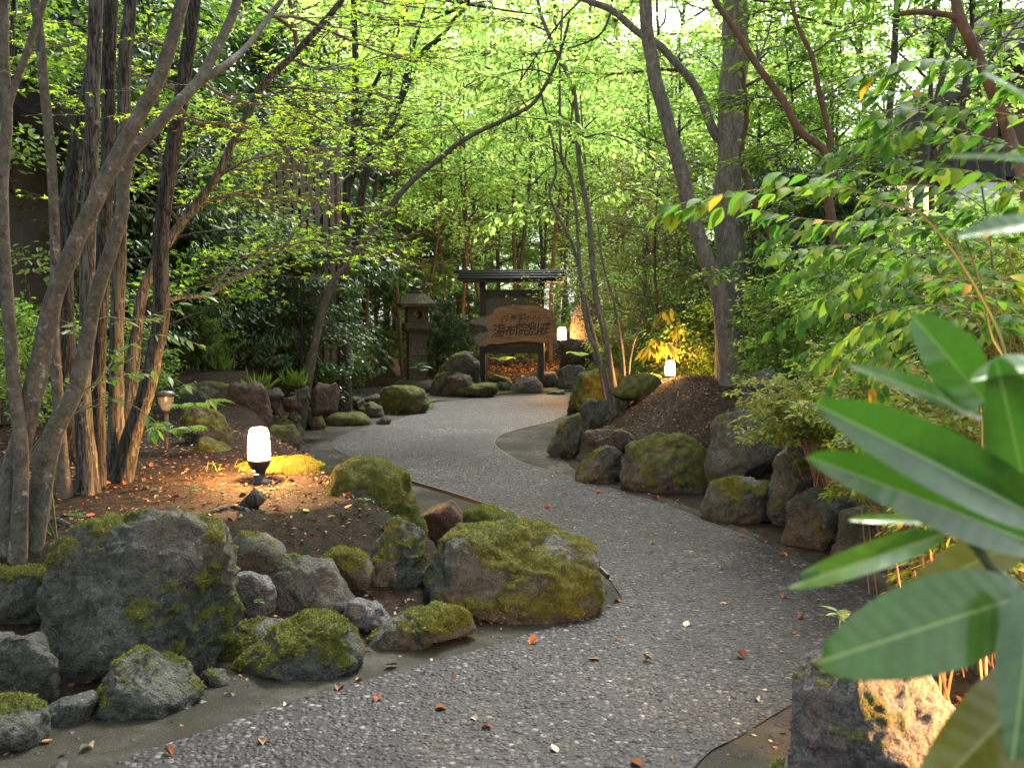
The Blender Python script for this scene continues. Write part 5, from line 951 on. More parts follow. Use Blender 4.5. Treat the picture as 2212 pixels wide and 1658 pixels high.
def plant(key, px, D, rot=0.0, sc=1.0, dz=0.0):
    v = KINDS[key]; i = kcount.get(key, 0); kcount[key] = i + 1; tm, cm = v[i % len(v)]; nm, cat, base = NAMES[key]
    x = (px - 1106) / FPX * D; size = ['', ', rather small,', ', rather large,'][0 if 0.85 < sc < 1.15 else (1 if sc <= 0.85 else 2)]
    lab = describe(base, px, D, [size] if size else ['', ' growing', ' rising'])
    o = thing(nm, lab, cat, (x, D, gz(x, D) + dz), {'tree': 'trees of the wood', 'shrub': 'shrubs under the trees', 'bamboo': 'bamboo grass clumps'}[cat]); o.rotation_euler = (0, 0, rot); o.scale = (sc, sc, sc)
    link('stem' if cat == 'bamboo' else 'trunk', tm, o); link('crown' if cat == 'tree' else 'foliage', cm, o); return o
rg = np.random.default_rng(5)
def many(key, lst):
    for q in lst: plant(key, q[0], q[1], rg.random() * 6.28, q[2] if len(q) > 2 else rg.uniform(0.86, 1.14))
# left: the dark glossy screen in front of and above the fence
many('evergreen', [(655, 12.3, 0.55), (385, 12.0, 0.7), (500, 15.8, 1.0), (590, 16.4, 1.1), (610, 15.8, 1.0), (420, 15.5, 1.2), (310, 12.4), (210, 11.2), (120, 10.2, 0.8), (500, 17, 1.4), (650, 20.5, 1.3), (740, 22, 1.4), (840, 24, 1.2), (320, 16, 1.5), (180, 14.5, 1.5), (660, 20, 1.7), (520, 20, 1.8), (900, 27, 1.2)])
many('longleaf', [(470, 12.2, 0.75), (540, 12.6, 0.6), (620, 12.6, 0.5), (690, 13.6, 0.6), (440, 11.6, 0.6), (640, 15.6, 0.85), (978, 18.7, 0.42), (945, 19.2, 0.5), (690, 17.5, 0.7), (370, 11.2, 0.6), (1000, 21.5, 0.5)])
many('green', [(300, 9.5, 0.7), (100, 9.0, 0.75), (480, 17, 1.2), (420, 18, 1.3), (250, 18, 1.3), (860, 23, 1.1), (100, 13, 1.1)])
# middle: stems and bright layers behind the sign
many('slim', [(985, 21), (1052, 22.5), (1020, 24), (1100, 23.5, 1.2), (940, 22), (870, 18.6, 0.9), (1150, 25), (1190, 22.5, 1.2), (1380, 20.5), (900, 20.4), (1240, 26, 1.2), (1330, 24)])
many('greyslim', [(960, 23), (1075, 26), (1130, 24), (1170, 27), (1215, 24), (1290, 22.5), (1000, 27, 1.2), (1410, 19.5), (1480, 22), (890, 25), (1350, 28), (1060, 30, 1.2)])
many('maple', [(900, 24), (1010, 29, 1.1), (1120, 31), (1230, 29, 1.1), (1350, 27), (800, 20, 1.0), (1460, 25), (720, 24, 1.1), (1180, 36, 1.3), (980, 36, 1.3), (1300, 34, 1.3), (1560, 22, 1.0), (860, 30, 1.25), (1080, 24.5, 0.85), (700, 17.5, 1.25), (620, 22, 1.5), (1180, 34, 1.9), (960, 35, 1.9), (1400, 33, 1.8), (1080, 40, 2.2), (820, 32, 1.7), (1290, 42, 2.2), (1560, 30, 1.6)])
many('brightshrub', [(930, 24), (1000, 25), (1070, 26), (1140, 27), (1210, 25), (1280, 24), (1340, 22), (1400, 18), (1460, 17), (1180, 30), (1040, 32), (900, 29), (1330, 30), (1520, 20), (1600, 20), (1440, 22)])
many('shrub', [(640, 13.0, 0.55), (705, 14.2, 0.6), (560, 12.4, 0.5), (760, 17.5, 0.6), (850, 20.5, 0.6), (450, 10.9, 0.5), (1030, 22, 0.6), (1150, 21.5, 0.5), (1090, 21.8, 0.4), (1400, 14.4, 0.7), (1480, 13.6, 0.8), (1540, 13, 0.8), (1420, 15.5), (1350, 16.5, 0.9), (300, 8.6, 0.6), (120, 7.6, 0.7), (40, 6.6, 0.7), (930, 19.4, 0.5)])
# right: the thicket round the large trunk and up to the house
many('olive', [(1440, 13.6, 0.95), (1520, 15, 1.1), (1370, 16.5, 1.1)])
many('green', [(1640, 13, 0.75), (1720, 12, 0.65), (1800, 12.5, 0.6), (1560, 16, 0.9), (1680, 17, 1.1), (1480, 19, 1.0), (1880, 12, 0.5), (1760, 19, 1.1)])
many('evergreen', [(1720, 11.2, 0.6), (1790, 10.6, 0.55), (1860, 10.8, 0.55), (1930, 11.4, 0.5), (1650, 13.6, 0.7), (2050, 11, 0.45), (1520, 14.5, 0.55)])
many('shrub', [(1680, 9.2, 0.8), (1780, 8.4, 0.85), (1860, 8.8, 0.9), (1960, 8.2, 0.9), (2080, 7.8, 1.0), (2160, 7.2, 1.0), (1900, 7.4, 0.7), (1740, 9.6, 0.7)])
many('shrub', [(1500, 12.8, 0.5), (1550, 12.3, 0.45), (1610, 12.0, 0.5), (1640, 10.2, 0.45)])
many('brightshrub', [(1640, 14, 1.1), (1560, 13.6, 0.9), (2180, 8.6, 0.9), (1960, 7.8, 0.75), (2110, 7.2, 0.85), (1850, 8.0, 0.7), (1700, 9.4, 0.7)])
many('slim', [(1680, 15, 1.1), (1740, 14, 1.0), (1840, 13, 0.9), (1900, 15)])
many('greyslim', [(1860, 16), (1960, 11.5, 0.8), (2040, 10.8, 0.8), (1800, 17), (2130, 11, 0.8), (1620, 18)])
# far: the sunlit wood that closes the view
many('tall', [(-300, 30), (60, 33), (330, 30), (560, 36), (740, 31), (900, 42), (1030, 47), (1130, 52), (1240, 46), (1370, 40), (1500, 46), (1600, 36), (1720, 50, 0.9), (2500, 34), (200, 44), (430, 46), (640, 48), (1450, 58), (1060, 62), (820, 56), (1300, 60, 1.1), (1700, 36, 0.62), (1850, 50, 0.5), (700, 40, 1.25), (950, 46, 1.4), (1120, 56, 1.6), (1260, 52, 1.5), (1420, 48, 1.4), (850, 60, 1.7)])
# ------------------------------------------------------------------ near plants with leaves one can pick apart
def leaf_mesh(name, L, W, mat, fold=0.12, curl=0.15, nv=9, nu=4, notch=False, vein=0.0, tip=1.0, seed=0):
    wv_ = 0.06 * W if nv > 20 else 0.0
    v = np.linspace(0, 1, nv); wv = W * np.sin(np.pi * np.clip(v, 0.0, 1) ** (0.85 * tip)) ** (0.95 if nv < 20 else 0.52); wv[0] = W * 0.06; wv[-1] = W * 0.02
    us = np.linspace(-1, 1, 2 * nu + 1); rows = []
    for a, wd in zip(v, wv):
        x = us * wd; z = np.abs(us) * wd * fold * 2 - curl * L * a * a + (vein * 0.12 if nv > 20 else vein) * W * np.cos(a * 44 - np.abs(us) * 7) * np.minimum(np.abs(us) * 3, 1) * (1 - np.abs(us))
        y = np.full_like(x, a * L); z = z + wv_ * np.sin(a * 9 + np.sign(us) * 1.3 + seed) * np.abs(us) ** 1.5
        if notch and a > 0.93: y = y - np.where(us > 0.2, 0.14 * L, 0)
        rows.append(np.c_[x, y, z])
    V = np.vstack(rows); m = 2 * nu + 1; Q = [[i * m + j, i * m + j + 1, (i + 1) * m + j + 1, (i + 1) * m + j] for i in range(nv - 1) for j in range(m - 1)]
    return mesh(name, V, np.array(Q), None, None, mat)
def place_leaf(root, me, base, d, nrm, s=1.0, name='leaf'):
    d = unit(d); x = unit(np.cross(d, nrm)); z = np.cross(x, d); o = link(name, me, root)
    o.matrix_local = Matrix(((x[0] * s, d[0] * s, z[0] * s, base[0]), (x[1] * s, d[1] * s, z[1] * s, base[1]), (x[2] * s, d[2] * s, z[2] * s, base[2]), (0, 0, 0, 1)))
    return o
# --- heavenly bamboo reaching in from the side
NL = [leaf_mesh('leaf', 1.0, 0.185 + 0.02 * k, LF_NAND, 0.12, 0.10 + 0.06 * k, 8, 1, tip=1.0) for k in range(4)]
RG2 = np.random.default_rng(21)
def nandina(label, foot, stems, rach, lsize, mats=NL, name='heavenly_bamboo', cat='shrub', stem_mat=TWIGG, step=0.029, droop=0.5, lim=300, r=0.004, rr=0.0022):
    foot = np.array([foot[0], foot[1], gz(foot[0], foot[1]) - 0.02]); t = thing(name, label, cat, foot); cnt = 0
    for pts in stems:
        L = smooth_line([foot] + [P(*q) for q in pts], 20); part(t, 'stem', Geo().add(*tube(L, np.linspace(r * 1.5, r * 0.7, 20), 7)), stem_mat)
    gr = Geo(); todo = []
    for pts in rach:
        q = np.array([P(*a) for a in pts]); n = max(int(np.linalg.norm(np.diff(q, axis=0), axis=1).sum() / step), 4); L = smooth_line(q, n); gr.add(*tube(L, np.linspace(rr, rr * 0.5, n), 5)); tg = unit(np.gradient(L, axis=0))
        for k in range(1, n):
            hz = unit(np.cross(tg[k], [0, 0, 1]))
            for side in (-1, 1):
                if k < n - 1 and RG2.random() < 0.15: continue
                d = tg[k] * RG2.uniform(0.4, 0.9) + hz * side * RG2.uniform(0.5, 1.0) + np.array([0, 0, -droop * RG2.uniform(0.2, 1.3)])
                if RG2.random() < 0.35:                          # a short side stalk with three leaflets
                    e = L[k] + unit(d) * lsize * RG2.uniform(0.5, 0.9); gr.add(*tube(np.array([L[k], e]), rr * 0.5, 4))
                    for da in (-0.8, 0.0, 0.8): todo.append((e, unit(d) + hz * da * 0.8 + np.array([0, 0, RG2.normal(-0.1, 0.15)]), lsize * RG2.uniform(0.7, 1.05)))
                else: todo.append((L[k], d, lsize * RG2.uniform(0.75, 1.15)))
    part(t, 'leaf_stalks', gr, stem_mat)
    for p, d, s in todo[:lim]:
        place_leaf(t, mats[RG2.integers(len(mats))], np.array(p) - foot, d, unit(np.array([0, -0.25, 1.0]) + RG2.normal(0, 0.35, 3)), s)
    return t
nandina('tall heavenly bamboo with long sprays of oval leaves across the upper corner', (1.75, 2.9),
    [[(2200, 900, 2.7), (2150, 700, 2.7), (2010, 480, 2.6), (1900, 437, 2.6), (1840, 407, 2.6)], [(2290, 800, 2.7), (2280, 400, 2.7), (2240, 200, 2.7)]],
    [[(2250, 180, 2.7), (2120, 135, 2.7), (2000, 128, 2.7), (1890, 150, 2.75)], [(2260, 260, 2.7), (2100, 235, 2.7), (1990, 228, 2.7), (1900, 242, 2.7)], [(2240, 340, 2.6), (2090, 285, 2.6), (1990, 262, 2.6), (1920, 290, 2.6)],
     [(1840, 407, 2.6), (1700, 405, 2.6), (1560, 420, 2.6), (1450, 445, 2.6)], [(1900, 437, 2.6), (1800, 388, 2.6), (1690, 372, 2.6)], [(1960, 460, 2.6), (1930, 395, 2.6), (1870, 372, 2.6), (1810, 368, 2.65)], [(2280, 430, 2.6), (2110, 372, 2.6), (1990, 362, 2.6)]], 0.070)
nandina('heavenly bamboo spray with yellowing leaves drooping in mid height over the bank', (1.62, 3.3),
    [[(2190, 900, 3.0), (2140, 720, 2.9), (2120, 620, 2.9), (2080, 500, 2.9)]],
    [[(2080, 500, 2.9), (1960, 470, 2.9), (1850, 480, 2.9), (1720, 470, 2.9), (1640, 455, 2.95)], [(2100, 560, 2.9), (1950, 540, 2.9), (1800, 530, 2.9), (1680, 550, 2.9)], [(2120, 620, 2.9), (1980, 590, 2.9), (1860, 595, 2.9), (1760, 650, 2.9)], [(2130, 680, 2.9), (2000, 660, 2.9), (1880, 690, 2.9), (1790, 770, 2.95)], [(2120, 560, 2.9), (2160, 480, 2.8), (2230, 440, 2.8)], [(2120, 640, 2.9), (2170, 600, 2.8), (2240, 590, 2.8)]], 0.066)
nandina('lowest heavenly bamboo spray hanging before the tall wine-brown rock', (1.70, 3.6),
    [[(2120, 900, 3.3), (2060, 760, 3.2), (2010, 680, 3.2)]],
    [[(2010, 690, 3.2), (1920, 720, 3.2), (1830, 770, 3.2), (1780, 850, 3.2)], [(2040, 740, 3.2), (1940, 780, 3.2), (1880, 850, 3.2), (1860, 930, 3.2)], [(2020, 680, 3.2), (2080, 640, 3.1), (2160, 650, 3.1)]], 0.062)
nandina('dense heavenly bamboo filling the edge below the tall sprays', (1.95, 3.9),
    [[(2240, 800, 3.5), (2200, 620, 3.5), (2160, 480, 3.5)], [(2180, 850, 3.6), (2100, 650, 3.6), (2060, 520, 3.6)]],
    [[(2160, 480, 3.5), (2080, 420, 3.5), (1990, 400, 3.5), (1900, 420, 3.5)], [(2180, 560, 3.5), (2080, 500, 3.5), (1980, 490, 3.5), (1880, 520, 3.5)], [(2100, 650, 3.6), (2000, 600, 3.6), (1900, 610, 3.6), (1800, 650, 3.6)], [(2060, 520, 3.6), (1960, 440, 3.6), (1870, 450, 3.6)], [(2200, 620, 3.5), (2120, 600, 3.5), (2050, 620, 3.5)], [(2200, 520, 3.5), (2240, 420, 3.4), (2290, 380, 3.4)], [(2120, 700, 3.6), (2020, 700, 3.6), (1930, 740, 3.6), (1860, 800, 3.6)], [(2240, 700, 3.5), (2170, 680, 3.5), (2100, 720, 3.5)]], 0.072)
nandina('green heavenly bamboo with broad sprays screening the garden house', (2.35, 4.9),
    [[(2150, 700, 4.6), (2120, 400, 4.6), (2080, 250, 4.6)], [(2250, 700, 4.6), (2230, 350, 4.6)]],
    [[(2080, 250, 4.6), (1990, 200, 4.6), (1900, 200, 4.6)], [(2110, 330, 4.6), (2010, 290, 4.6), (1900, 300, 4.6), (1800, 330, 4.6)], [(2120, 400, 4.6), (2030, 350, 4.6), (1930, 350, 4.6)], [(2120, 440, 4.6), (2200, 380, 4.5), (2260, 370, 4.5)], [(2090, 280, 4.6), (2150, 210, 4.6), (2230, 190, 4.6)], [(2140, 520, 4.6), (2040, 470, 4.6), (1930, 470, 4.6)], [(2230, 350, 4.6), (2160, 300, 4.6), (2080, 310, 4.6)]], 0.088)
nandina('leafy heavenly bamboo low over the yellow-green bushes, behind the upright glossy leaf', (2.05, 4.3),
    [[(2120, 850, 4.0), (2050, 680, 4.0), (1990, 600, 4.0)], [(2180, 800, 4.0), (2170, 600, 4.0)]],
    [[(1990, 600, 4.0), (1900, 540, 4.0), (1800, 550, 4.0), (1720, 590, 4.0)], [(2030, 650, 4.0), (1930, 620, 4.0), (1830, 640, 4.0), (1740, 690, 4.0)], [(2050, 700, 4.0), (1950, 690, 4.0), (1850, 720, 4.0), (1770, 780, 4.0)], [(2080, 760, 4.0), (1990, 750, 4.0), (1900, 790, 4.0)], [(2170, 600, 4.0), (2090, 560, 4.0), (2000, 560, 4.0)], [(2170, 640, 4.0), (2230, 580, 3.9), (2290, 570, 3.9)], [(1980, 590, 4.0), (1920, 500, 4.0), (1840, 480, 4.0), (1760, 490, 4.0)], [(2100, 720, 4.0), (2180, 690, 4.0), (2240, 720, 4.0)]], 0.082)
nandina('full green heavenly bamboo farther back, between the V-forked stem and the bank slab', (2.35, 6.3),
    [[(1880, 780, 6.0), (1840, 620, 6.0), (1800, 540, 6.0)], [(1950, 760, 6.0), (1960, 560, 6.0)]],
    [[(1800, 540, 6.0), (1730, 500, 6.0), (1660, 520, 6.0)], [(1830, 600, 6.0), (1750, 590, 6.0), (1670, 610, 6.0)], [(1850, 660, 6.0), (1770, 660, 6.0), (1690, 700, 6.0)], [(1960, 560, 6.0), (1900, 500, 6.0), (1830, 500, 6.0)], [(1870, 720, 6.0), (1800, 730, 6.0), (1720, 770, 6.0)], [(1960, 600, 6.0), (2040, 560, 6.0), (2110, 580, 6.0)], [(1950, 680, 6.0), (1880, 650, 6.0), (1810, 680, 6.0)]], 0.10)
# --- seedling with star-like sprays in front of the leaning trunks
SL = [leaf_mesh('leaf', 1.0, 0.14 + 0.02 * k, LF_SEED, 0.1, 0.08 + 0.08 * k, 8, 1) for k in range(3)]
nandina('sapling with long thin green stems and fresh toothed leaves before the trunk cluster', (-1.95, 4.25), [[(110, 950, 4.3), (200, 830, 4.4), (290, 770, 4.5)], [(60, 1000, 4.2), (150, 900, 4.3), (260, 860, 4.4)], [(40, 1060, 4.2), (130, 880, 4.3), (200, 700, 4.4), (280, 690, 4.5)]],
    [[(200, 830, 4.4), (280, 745, 4.5), (360, 720, 4.5), (405, 735, 4.5)], [(200, 830, 4.4), (260, 810, 4.5), (330, 800, 4.5), (440, 850, 4.5)], [(240, 700, 4.4), (330, 680, 4.5), (420, 640, 4.5)], [(150, 900, 4.3), (230, 855, 4.4), (310, 890, 4.4), (335, 925, 4.4)], [(180, 740, 4.4), (170, 710, 4.4), (130, 690, 4.4)], [(170, 880, 4.3), (230, 800, 4.4), (250, 760, 4.4)]], 0.072, SL, 'sapling', 'sapling', TWIGG, 0.05, 0.35, r=0.0035)
# --- big glossy leaves right beside the camera
LF_RHO = mat_leaf('rhododendron_leaf', (0.028, 0.092, 0.014), (0.036, 0.11, 0.017), (0.044, 0.125, 0.020), 0.25, 0.42, 1.8, 0.2)
LF_RHOB = mat_leaf('young_rhododendron_leaf', (0.05, 0.14, 0.02), (0.06, 0.16, 0.022), (0.07, 0.17, 0.022), 0.4, 0.42, 1.5, 0.2)
LF_RHOY = mat_leaf('ageing_rhododendron_leaf', (0.07, 0.09, 0.014), (0.09, 0.11, 0.015), (0.11, 0.12, 0.02), 0.3, 0.45, 1.3, 0.2)
def veined(mt):
    t = mt.node_tree; P_ = next(n for n in t.nodes if n.type == 'BSDF_PRINCIPLED'); lk = P_.inputs['Base Color'].links[0]; src = lk.from_socket
    m = M.__new__(M); m.m = mt; m.t = t; m.p = P_; c = m.n('TexCoord').outputs['Object']; sx_ = m.n('SeparateXYZ'); m.l(c, sx_.inputs[0])
    ax = m.math('ABSOLUTE', sx_.outputs[0]); rib = m.ramp(m.math('MULTIPLY', ax, 100.0), [(0.06, 1.0), (0.16, 0.0)])
    ph = m.math('SUBTRACT', sx_.outputs[1], m.math('MULTIPLY', ax, 0.75)); wv = m.math('SINE', m.math('MULTIPLY', ph, 2 * math.pi / 0.019))
    vein = m.ramp(wv, [(0.84, 0.0), (1.0, 0.12)]); blot = m.ramp(m.noise(c, 38, 4, 0.6), [(0.35, 0.7), (0.65, 1.25)])
    col = m.mix(1.0, src, blot, 'MULTIPLY'); col = m.mix(vein, col, (0.09, 0.17, 0.06)); col = m.mix(rib, col, (0.20, 0.28, 0.08)); m.l(col, P_.inputs['Base Color'])
    h = m.math('ADD', m.math('MULTIPLY', wv, -0.5), m.math('MULTIPLY', m.noise(c, 60, 3), 0.8)); m.l(m.bump(h, 0.10, 0.003), P_.inputs['Normal'])
    P_.inputs['Specular IOR Level'].default_value = 0.55; P_.inputs['Roughness'].default_value = 0.27
for mt in (LF_RHO, LF_RHOB, LF_RHOY): veined(mt)
rt_ = np.array([0.62, 0.80, gz(0.62, 0.8)]); rho = thing('rhododendron', 'rhododendron with huge glossy leaves crowding the near corner', 'shrub', rt_)
part(rho, 'stem', Geo().add(*tube(smooth_line([rt_, (0.56, 0.82, 0.5), P(2250, 1500, 0.83), P(2215, 1300, 0.83), P(2150, 1235, 0.83), P(2095, 1165, 0.83), P(2035, 1120, 0.83)], 24), np.linspace(0.008, 0.0032, 24), 10)), TWIGG)
part(rho, 'stem', Geo().add(*tube(smooth_line([P(2250, 1500, 0.84), P(2275, 1250, 0.86), P(2260, 1050, 0.86), P(2225, 930, 0.86)], 14), np.linspace(0.006, 0.004, 14), 8)), TWIGG)
def big_leaf(tip, base, wpx, mat, roll=0.0,  curl=0.12, fold=0.12, notch=False, vein=0.02, tipw=1.0, lab=None, face=0.0):
    a, b = P(*tip), P(*base); d = a - b; L = np.linalg.norm(d); D = (tip[2] + base[2]) / 2; W = wpx / 2 / FPX * D
    up = unit(np.array([math.sin(roll), -0.62 * math.cos(roll), 0.78 * math.cos(roll)]) * (1 - face) + np.array([0, -1.0, 0.1]) * face); me = leaf_mesh('leaf', L, W, mat, fold, curl, 44, 8, notch, vein, tipw, seed=wpx)
    o = place_leaf(rho, me, b - rt_, d + up * curl * L * 0.9, up)
    if lab: o['label'] = lab
big_leaf((1972, 682, 0.84), (2128, 868, 0.86), 128, LF_RHO, 0.1, 0.05, 0.08, face=0.9)
big_leaf((2118, 800, 0.80), (2270, 800, 0.86), 70, LF_RHOB, -0.2, 0.3, 0.2, lab='bright green young leaf arching at the picture edge')
big_leaf((2152, 775, 0.80), (2215, 1065, 0.84), 140, LF_RHO, 0.05, 0.05, 0.05, vein=0.035, face=0.9)
big_leaf((1838, 788, 0.82), (2120, 902, 0.86), 52, LF_RHO, 0.3, 0.08, 0.2, face=0.4)
big_leaf((1766, 872, 0.74), (2255, 1125, 0.80), 150, LF_RHO, -0.25, 0.06, 0.22, vein=0.012, face=0.6)
big_leaf((1752, 985, 0.78), (2260, 1185, 0.86), 135, LF_RHO, -0.3, 0.06, 0.2, face=0.55)
big_leaf((1832, 1122, 0.84), (2030, 1126, 0.84), 30, LF_RHOB, 0.2, 0.04, 0.2)
big_leaf((1702, 1268, 0.80), (2040, 1152, 0.83), 74, LF_RHOB, 0.25, 0.03, 0.1, True, 0.03, lab='leaf with a torn notched tip')
big_leaf((1772, 1428, 0.70), (2215, 1285, 0.80), 205, LF_RHO, 0.0, 0.03, 0.05, vein=0.03, face=0.6)
big_leaf((1960, 1285, 0.90), (2230, 1155, 0.88), 110, LF_RHOY, 0.2, 0.05, 0.1, lab='ageing yellow-brown leaf')
big_leaf((2190, 1640, 0.70), (2225, 1270, 0.78), 150, LF_RHO, 0.2, 0.08, 0.1, face=0.8)
big_leaf((1985, 1740, 0.72), (2270, 1440, 0.80), 190, LF_RHOY, 0.5, 0.1, 0.15, lab='large olive leaf in shade at the bottom corner')
big_leaf((2126, 155, 0.82), (2275, 280, 0.86), 66, LF_RHOB, 0.2, 0.08, 0.15)
big_leaf((2042, 338, 0.80), (2260, 352, 0.86), 22, LF_RHO, 0.4, 0.03, 0.3)
big_leaf((2068, 512, 0.80), (2260, 478, 0.86), 52, LF_RHO, 0.3, 0.05, 0.2)
# --- small-leaved shrubs spilling over the bank
def spirea(label, foot, pxs, n, D, seed):
    rg = np.random.default_rng(seed); f = np.array([foot[0], foot[1], gz(*foot[:2])]); t = thing('spirea_bush', label, 'shrub', f, 'yellow-green small-leaved bushes on the bank'); gw, gl = Geo(), Geo()
    for q in range(n):
        px, py = rg.uniform(pxs[0], pxs[2]), rg.uniform(pxs[1], pxs[3]); e = P(px, py, D + rg.uniform(-0.45, 0.6)); s0_ = f + rg.normal(0, 0.10, 3) * [1, 1, 0]; top = (s0_ + e) / 2 + [0, 0, 0.22 + 0.1 * rg.random()]
        L = smooth_line([s0_, top, e], 14); gw.add(*tube(L, np.linspace(0.0035, 0.0012, 14), 4, cap=False)); spray(gw, gl, L, rg, L_HEX, 0.042, 7, 0.13, 4, 0.35, 0.001, 0.4, 0.3, (0.05, 0.97), 3, 2)
    part(t, 'stems', gw, TWIGT); part(t, 'foliage', gl, LF_SPIR)
spirea('yellow-green bush draping over the tall wine-brown rock', (2.1, 6.3), (1560, 800, 1830, 960), 62, 5.9, 1)
spirea('dense small-leaved bush in the middle of the bank behind the drooping sprays', (2.2, 5.2), (1700, 720, 1960, 900), 50, 5.0, 2)
spirea('feathery bright bush with straw-coloured twigs behind the big upright glossy leaf', (2.3, 4.3), (1850, 760, 2180, 980), 54, 4.2, 3)
spirea('small bush over the squat grey boulder with bare orange stems', (1.95, 4.6), (1780, 900, 2010, 1060), 34, 4.3, 4)
spirea('pale grey-green feathery bush in front of the garden house', (2.9, 5.8), (1960, 480, 2230, 720), 52, 5.6, 5)
spirea('low bush with straw stems by the grooved bank rock', (1.75, 3.5), (1900, 1050, 2180, 1290), 28, 3.3, 6)
g = Geo(); rg = np.random.default_rng(8)
cane = thing('bare_twigs', 'bundle of bare orange-brown twigs rising beside the near boulder lit orange', 'twigs', (1.35, 2.75, gz(1.35, 2.75)))
for q in range(16):
    a = np.array([1.30 + rg.normal(0, 0.10), 2.8 + rg.normal(0, 0.12), 0]); a[2] = gz(a[0], a[1]) - 0.02; b = a + [rg.normal(0.02, 0.10), rg.normal(0, 0.08), rg.uniform(0.35, 0.75)]
    part(cane, 'twig', Geo().add(*tube(smooth_line([a, (a + b) / 2 + rg.normal(0, 0.02, 3), b], 8), np.linspace(0.006, 0.003, 8), 6)), TWIGT)
# --- long yellow leaves hanging by the bank lamp
yl = thing('yellow_leaved_shrub', 'shrub with long hanging yellow leaves lit by the bank lamp', 'shrub', (P(1440, 700, 12.5)[0], 12.7, gz(P(1440, 700, 12.5)[0], 12.7)))
yo = np.array(yl.location); rg = np.random.default_rng(4); YL = leaf_mesh('leaf', 1, 0.11, LF_YEL, 0.1, 0.2, 6, 1)
part(yl, 'stem', Geo().add(*tube(smooth_line([yo, P(1462, 740, 12.6), P(1455, 660, 12.5), P(1435, 665, 12.4)], 14), np.linspace(0.02, 0.008, 14), 6)), TWIG)
for c in [(1432, 672), (1450, 665), (1465, 700), (1418, 725), (1440, 740), (1405, 745)]:
    for q in range(7):
        a = rg.uniform(0, 6.28); d = np.array([math.cos(a) * 0.7, math.sin(a) * 0.7, -rg.uniform(0.5, 1.2)]); place_leaf(yl, YL, P(c[0], c[1], 12.4) - yo, d, unit(rg.normal(0, 0.4, 3) + [0, -1, 0.6]), rg.uniform(0.2, 0.32))
# --- small things growing between the stones: ferns and seedlings
def fern(label, px, py, D, n, ln_, seed, mat=LF_MID):
    rg = np.random.default_rng(seed); b = P(px, py, D); b[2] = max(b[2], gz(b[0], b[1])); t = thing('fern', label, 'fern', b)
    for q in range(n):
        a = rg.uniform(0, 6.28) if n > 2 else rg.uniform(-2.2, -0.9); s = np.linspace(0, 1, 12)[:, None]; l_ = ln_ * rg.uniform(0.7, 1.1); L = np.array([math.cos(a), math.sin(a), 0]) * s * l_ * 0.75 + np.array([0, 0, 1]) * l_ * (s * 0.9 - 0.7 * s ** 2); L[:, 2] += 0.01
        g = Geo(); g.add(*tube(L, np.linspace(0.003, 0.001, 12), 4), tint=0.3); tg = unit(np.gradient(L, axis=0)); hz = unit(np.cross(tg, [0, 0, 1])); pos = np.repeat(L[2:], 2, 0); sg_ = np.tile([1, -1], 10)[:, None]
        leaves(g, pos, np.repeat(hz[2:], 2, 0) * sg_ + np.repeat(tg[2:], 2, 0) * 0.5, np.repeat(np.array([[0, 0, 1.0]]), 20, 0) + 0.01, np.repeat(l_ * 0.30 * np.sin(np.linspace(0.9, 3.0, 10)), 2), L_LONG, 0.6); part(t, 'frond', g, mat, True, False)
fern('small bright fern sprouting from a crack of the flat-topped mossy boulder', 1085, 1240, 4.42, 3, 0.08, 1, LF_BRIGHT)
fern('fern leaning against the dark round-backed boulder below the far lamp', 1254, 775, 18.9, 4, 0.45, 2, LF_BRIGHT)
fern('fern under the sign behind its left post', 1085, 785, 20.8, 5, 0.5, 3, LF_BRIGHT)
fern('fern growing beside the path light', 385, 950, 6.9, 7, 0.35, 4)
fern('fern on the soil behind the sloping moss-edged rock', 420, 900, 8.2, 6, 0.4, 5)
def sprout(label, px, py, D, n, ls, h, seed, mats=SL):
    rg = np.random.default_rng(seed); b = P(px, py, D); b[2] = gz(b[0], b[1]) if b[2] < 0.02 or D > 3 else b[2]; b[2] = max(b[2], P(px, py, D)[2] - 0.12); t = thing('seedling', label, 'seedling', b)
    part(t, 'stem', Geo().add(*tube(np.array([[0, 0, -0.03], [0.005, 0, h * 0.6], [0.0, -0.01, h]]), 0.0022, 5)), TWIGG, True, False)
    for q in range(n):
        a = q * 2.4 + rg.random(); place_leaf(t, mats[q % len(mats)], np.array([0, 0, h * (0.6 + 0.4 * q / n)]), np.array([math.cos(a), math.sin(a), 0.15]), unit(np.array([0, -0.3, 1]) + rg.normal(0, 0.2, 3)), ls * rg.uniform(0.7, 1.1))
sprout('seedling with one round dark leaf on the lit soil', 410, 1075, 5.1, 3, 0.07, 0.10, 1)
sprout('tiny seedling on the dome-shaped mossy boulder', 785, 1072, 5.0, 3, 0.045, 0.04, 2)
sprout('pale green seedling at the foot of the lamp', 545, 1000, 5.55, 3, 0.05, 0.09, 3)
sprout('seedling growing up the narrow pale upright stone', 558, 1255, 3.95, 5, 0.03, 0.05, 4)
sprout('thin sprig on the soil left of the biggest boulder', 165, 1100, 4.4, 4, 0.06, 0.1, 5)
sprout('bright seedling hugging the path right under the big glossy leaf', 1810, 1365, 2.95, 8, 0.06, 0.07, 6)
sprout('seedling with drooping leaves at the foot of the stone lantern', 905, 812, 17.4, 11, 0.26, 0.35, 7)
sprout('small leafy sprig on the moss-blanketed bank stone', 1555, 985, 7.7, 5, 0.07, 0.08, 8)
sprout('sprig of leaves between the rounded stone and the moss-blanketed stone', 1568, 1020, 7.6, 4, 0.06, 0.06, 9)
sprout('seedling on the bank soil under the thin multi-stemmed tree', 1440, 990, 8.3, 5, 0.07, 0.07, 10)
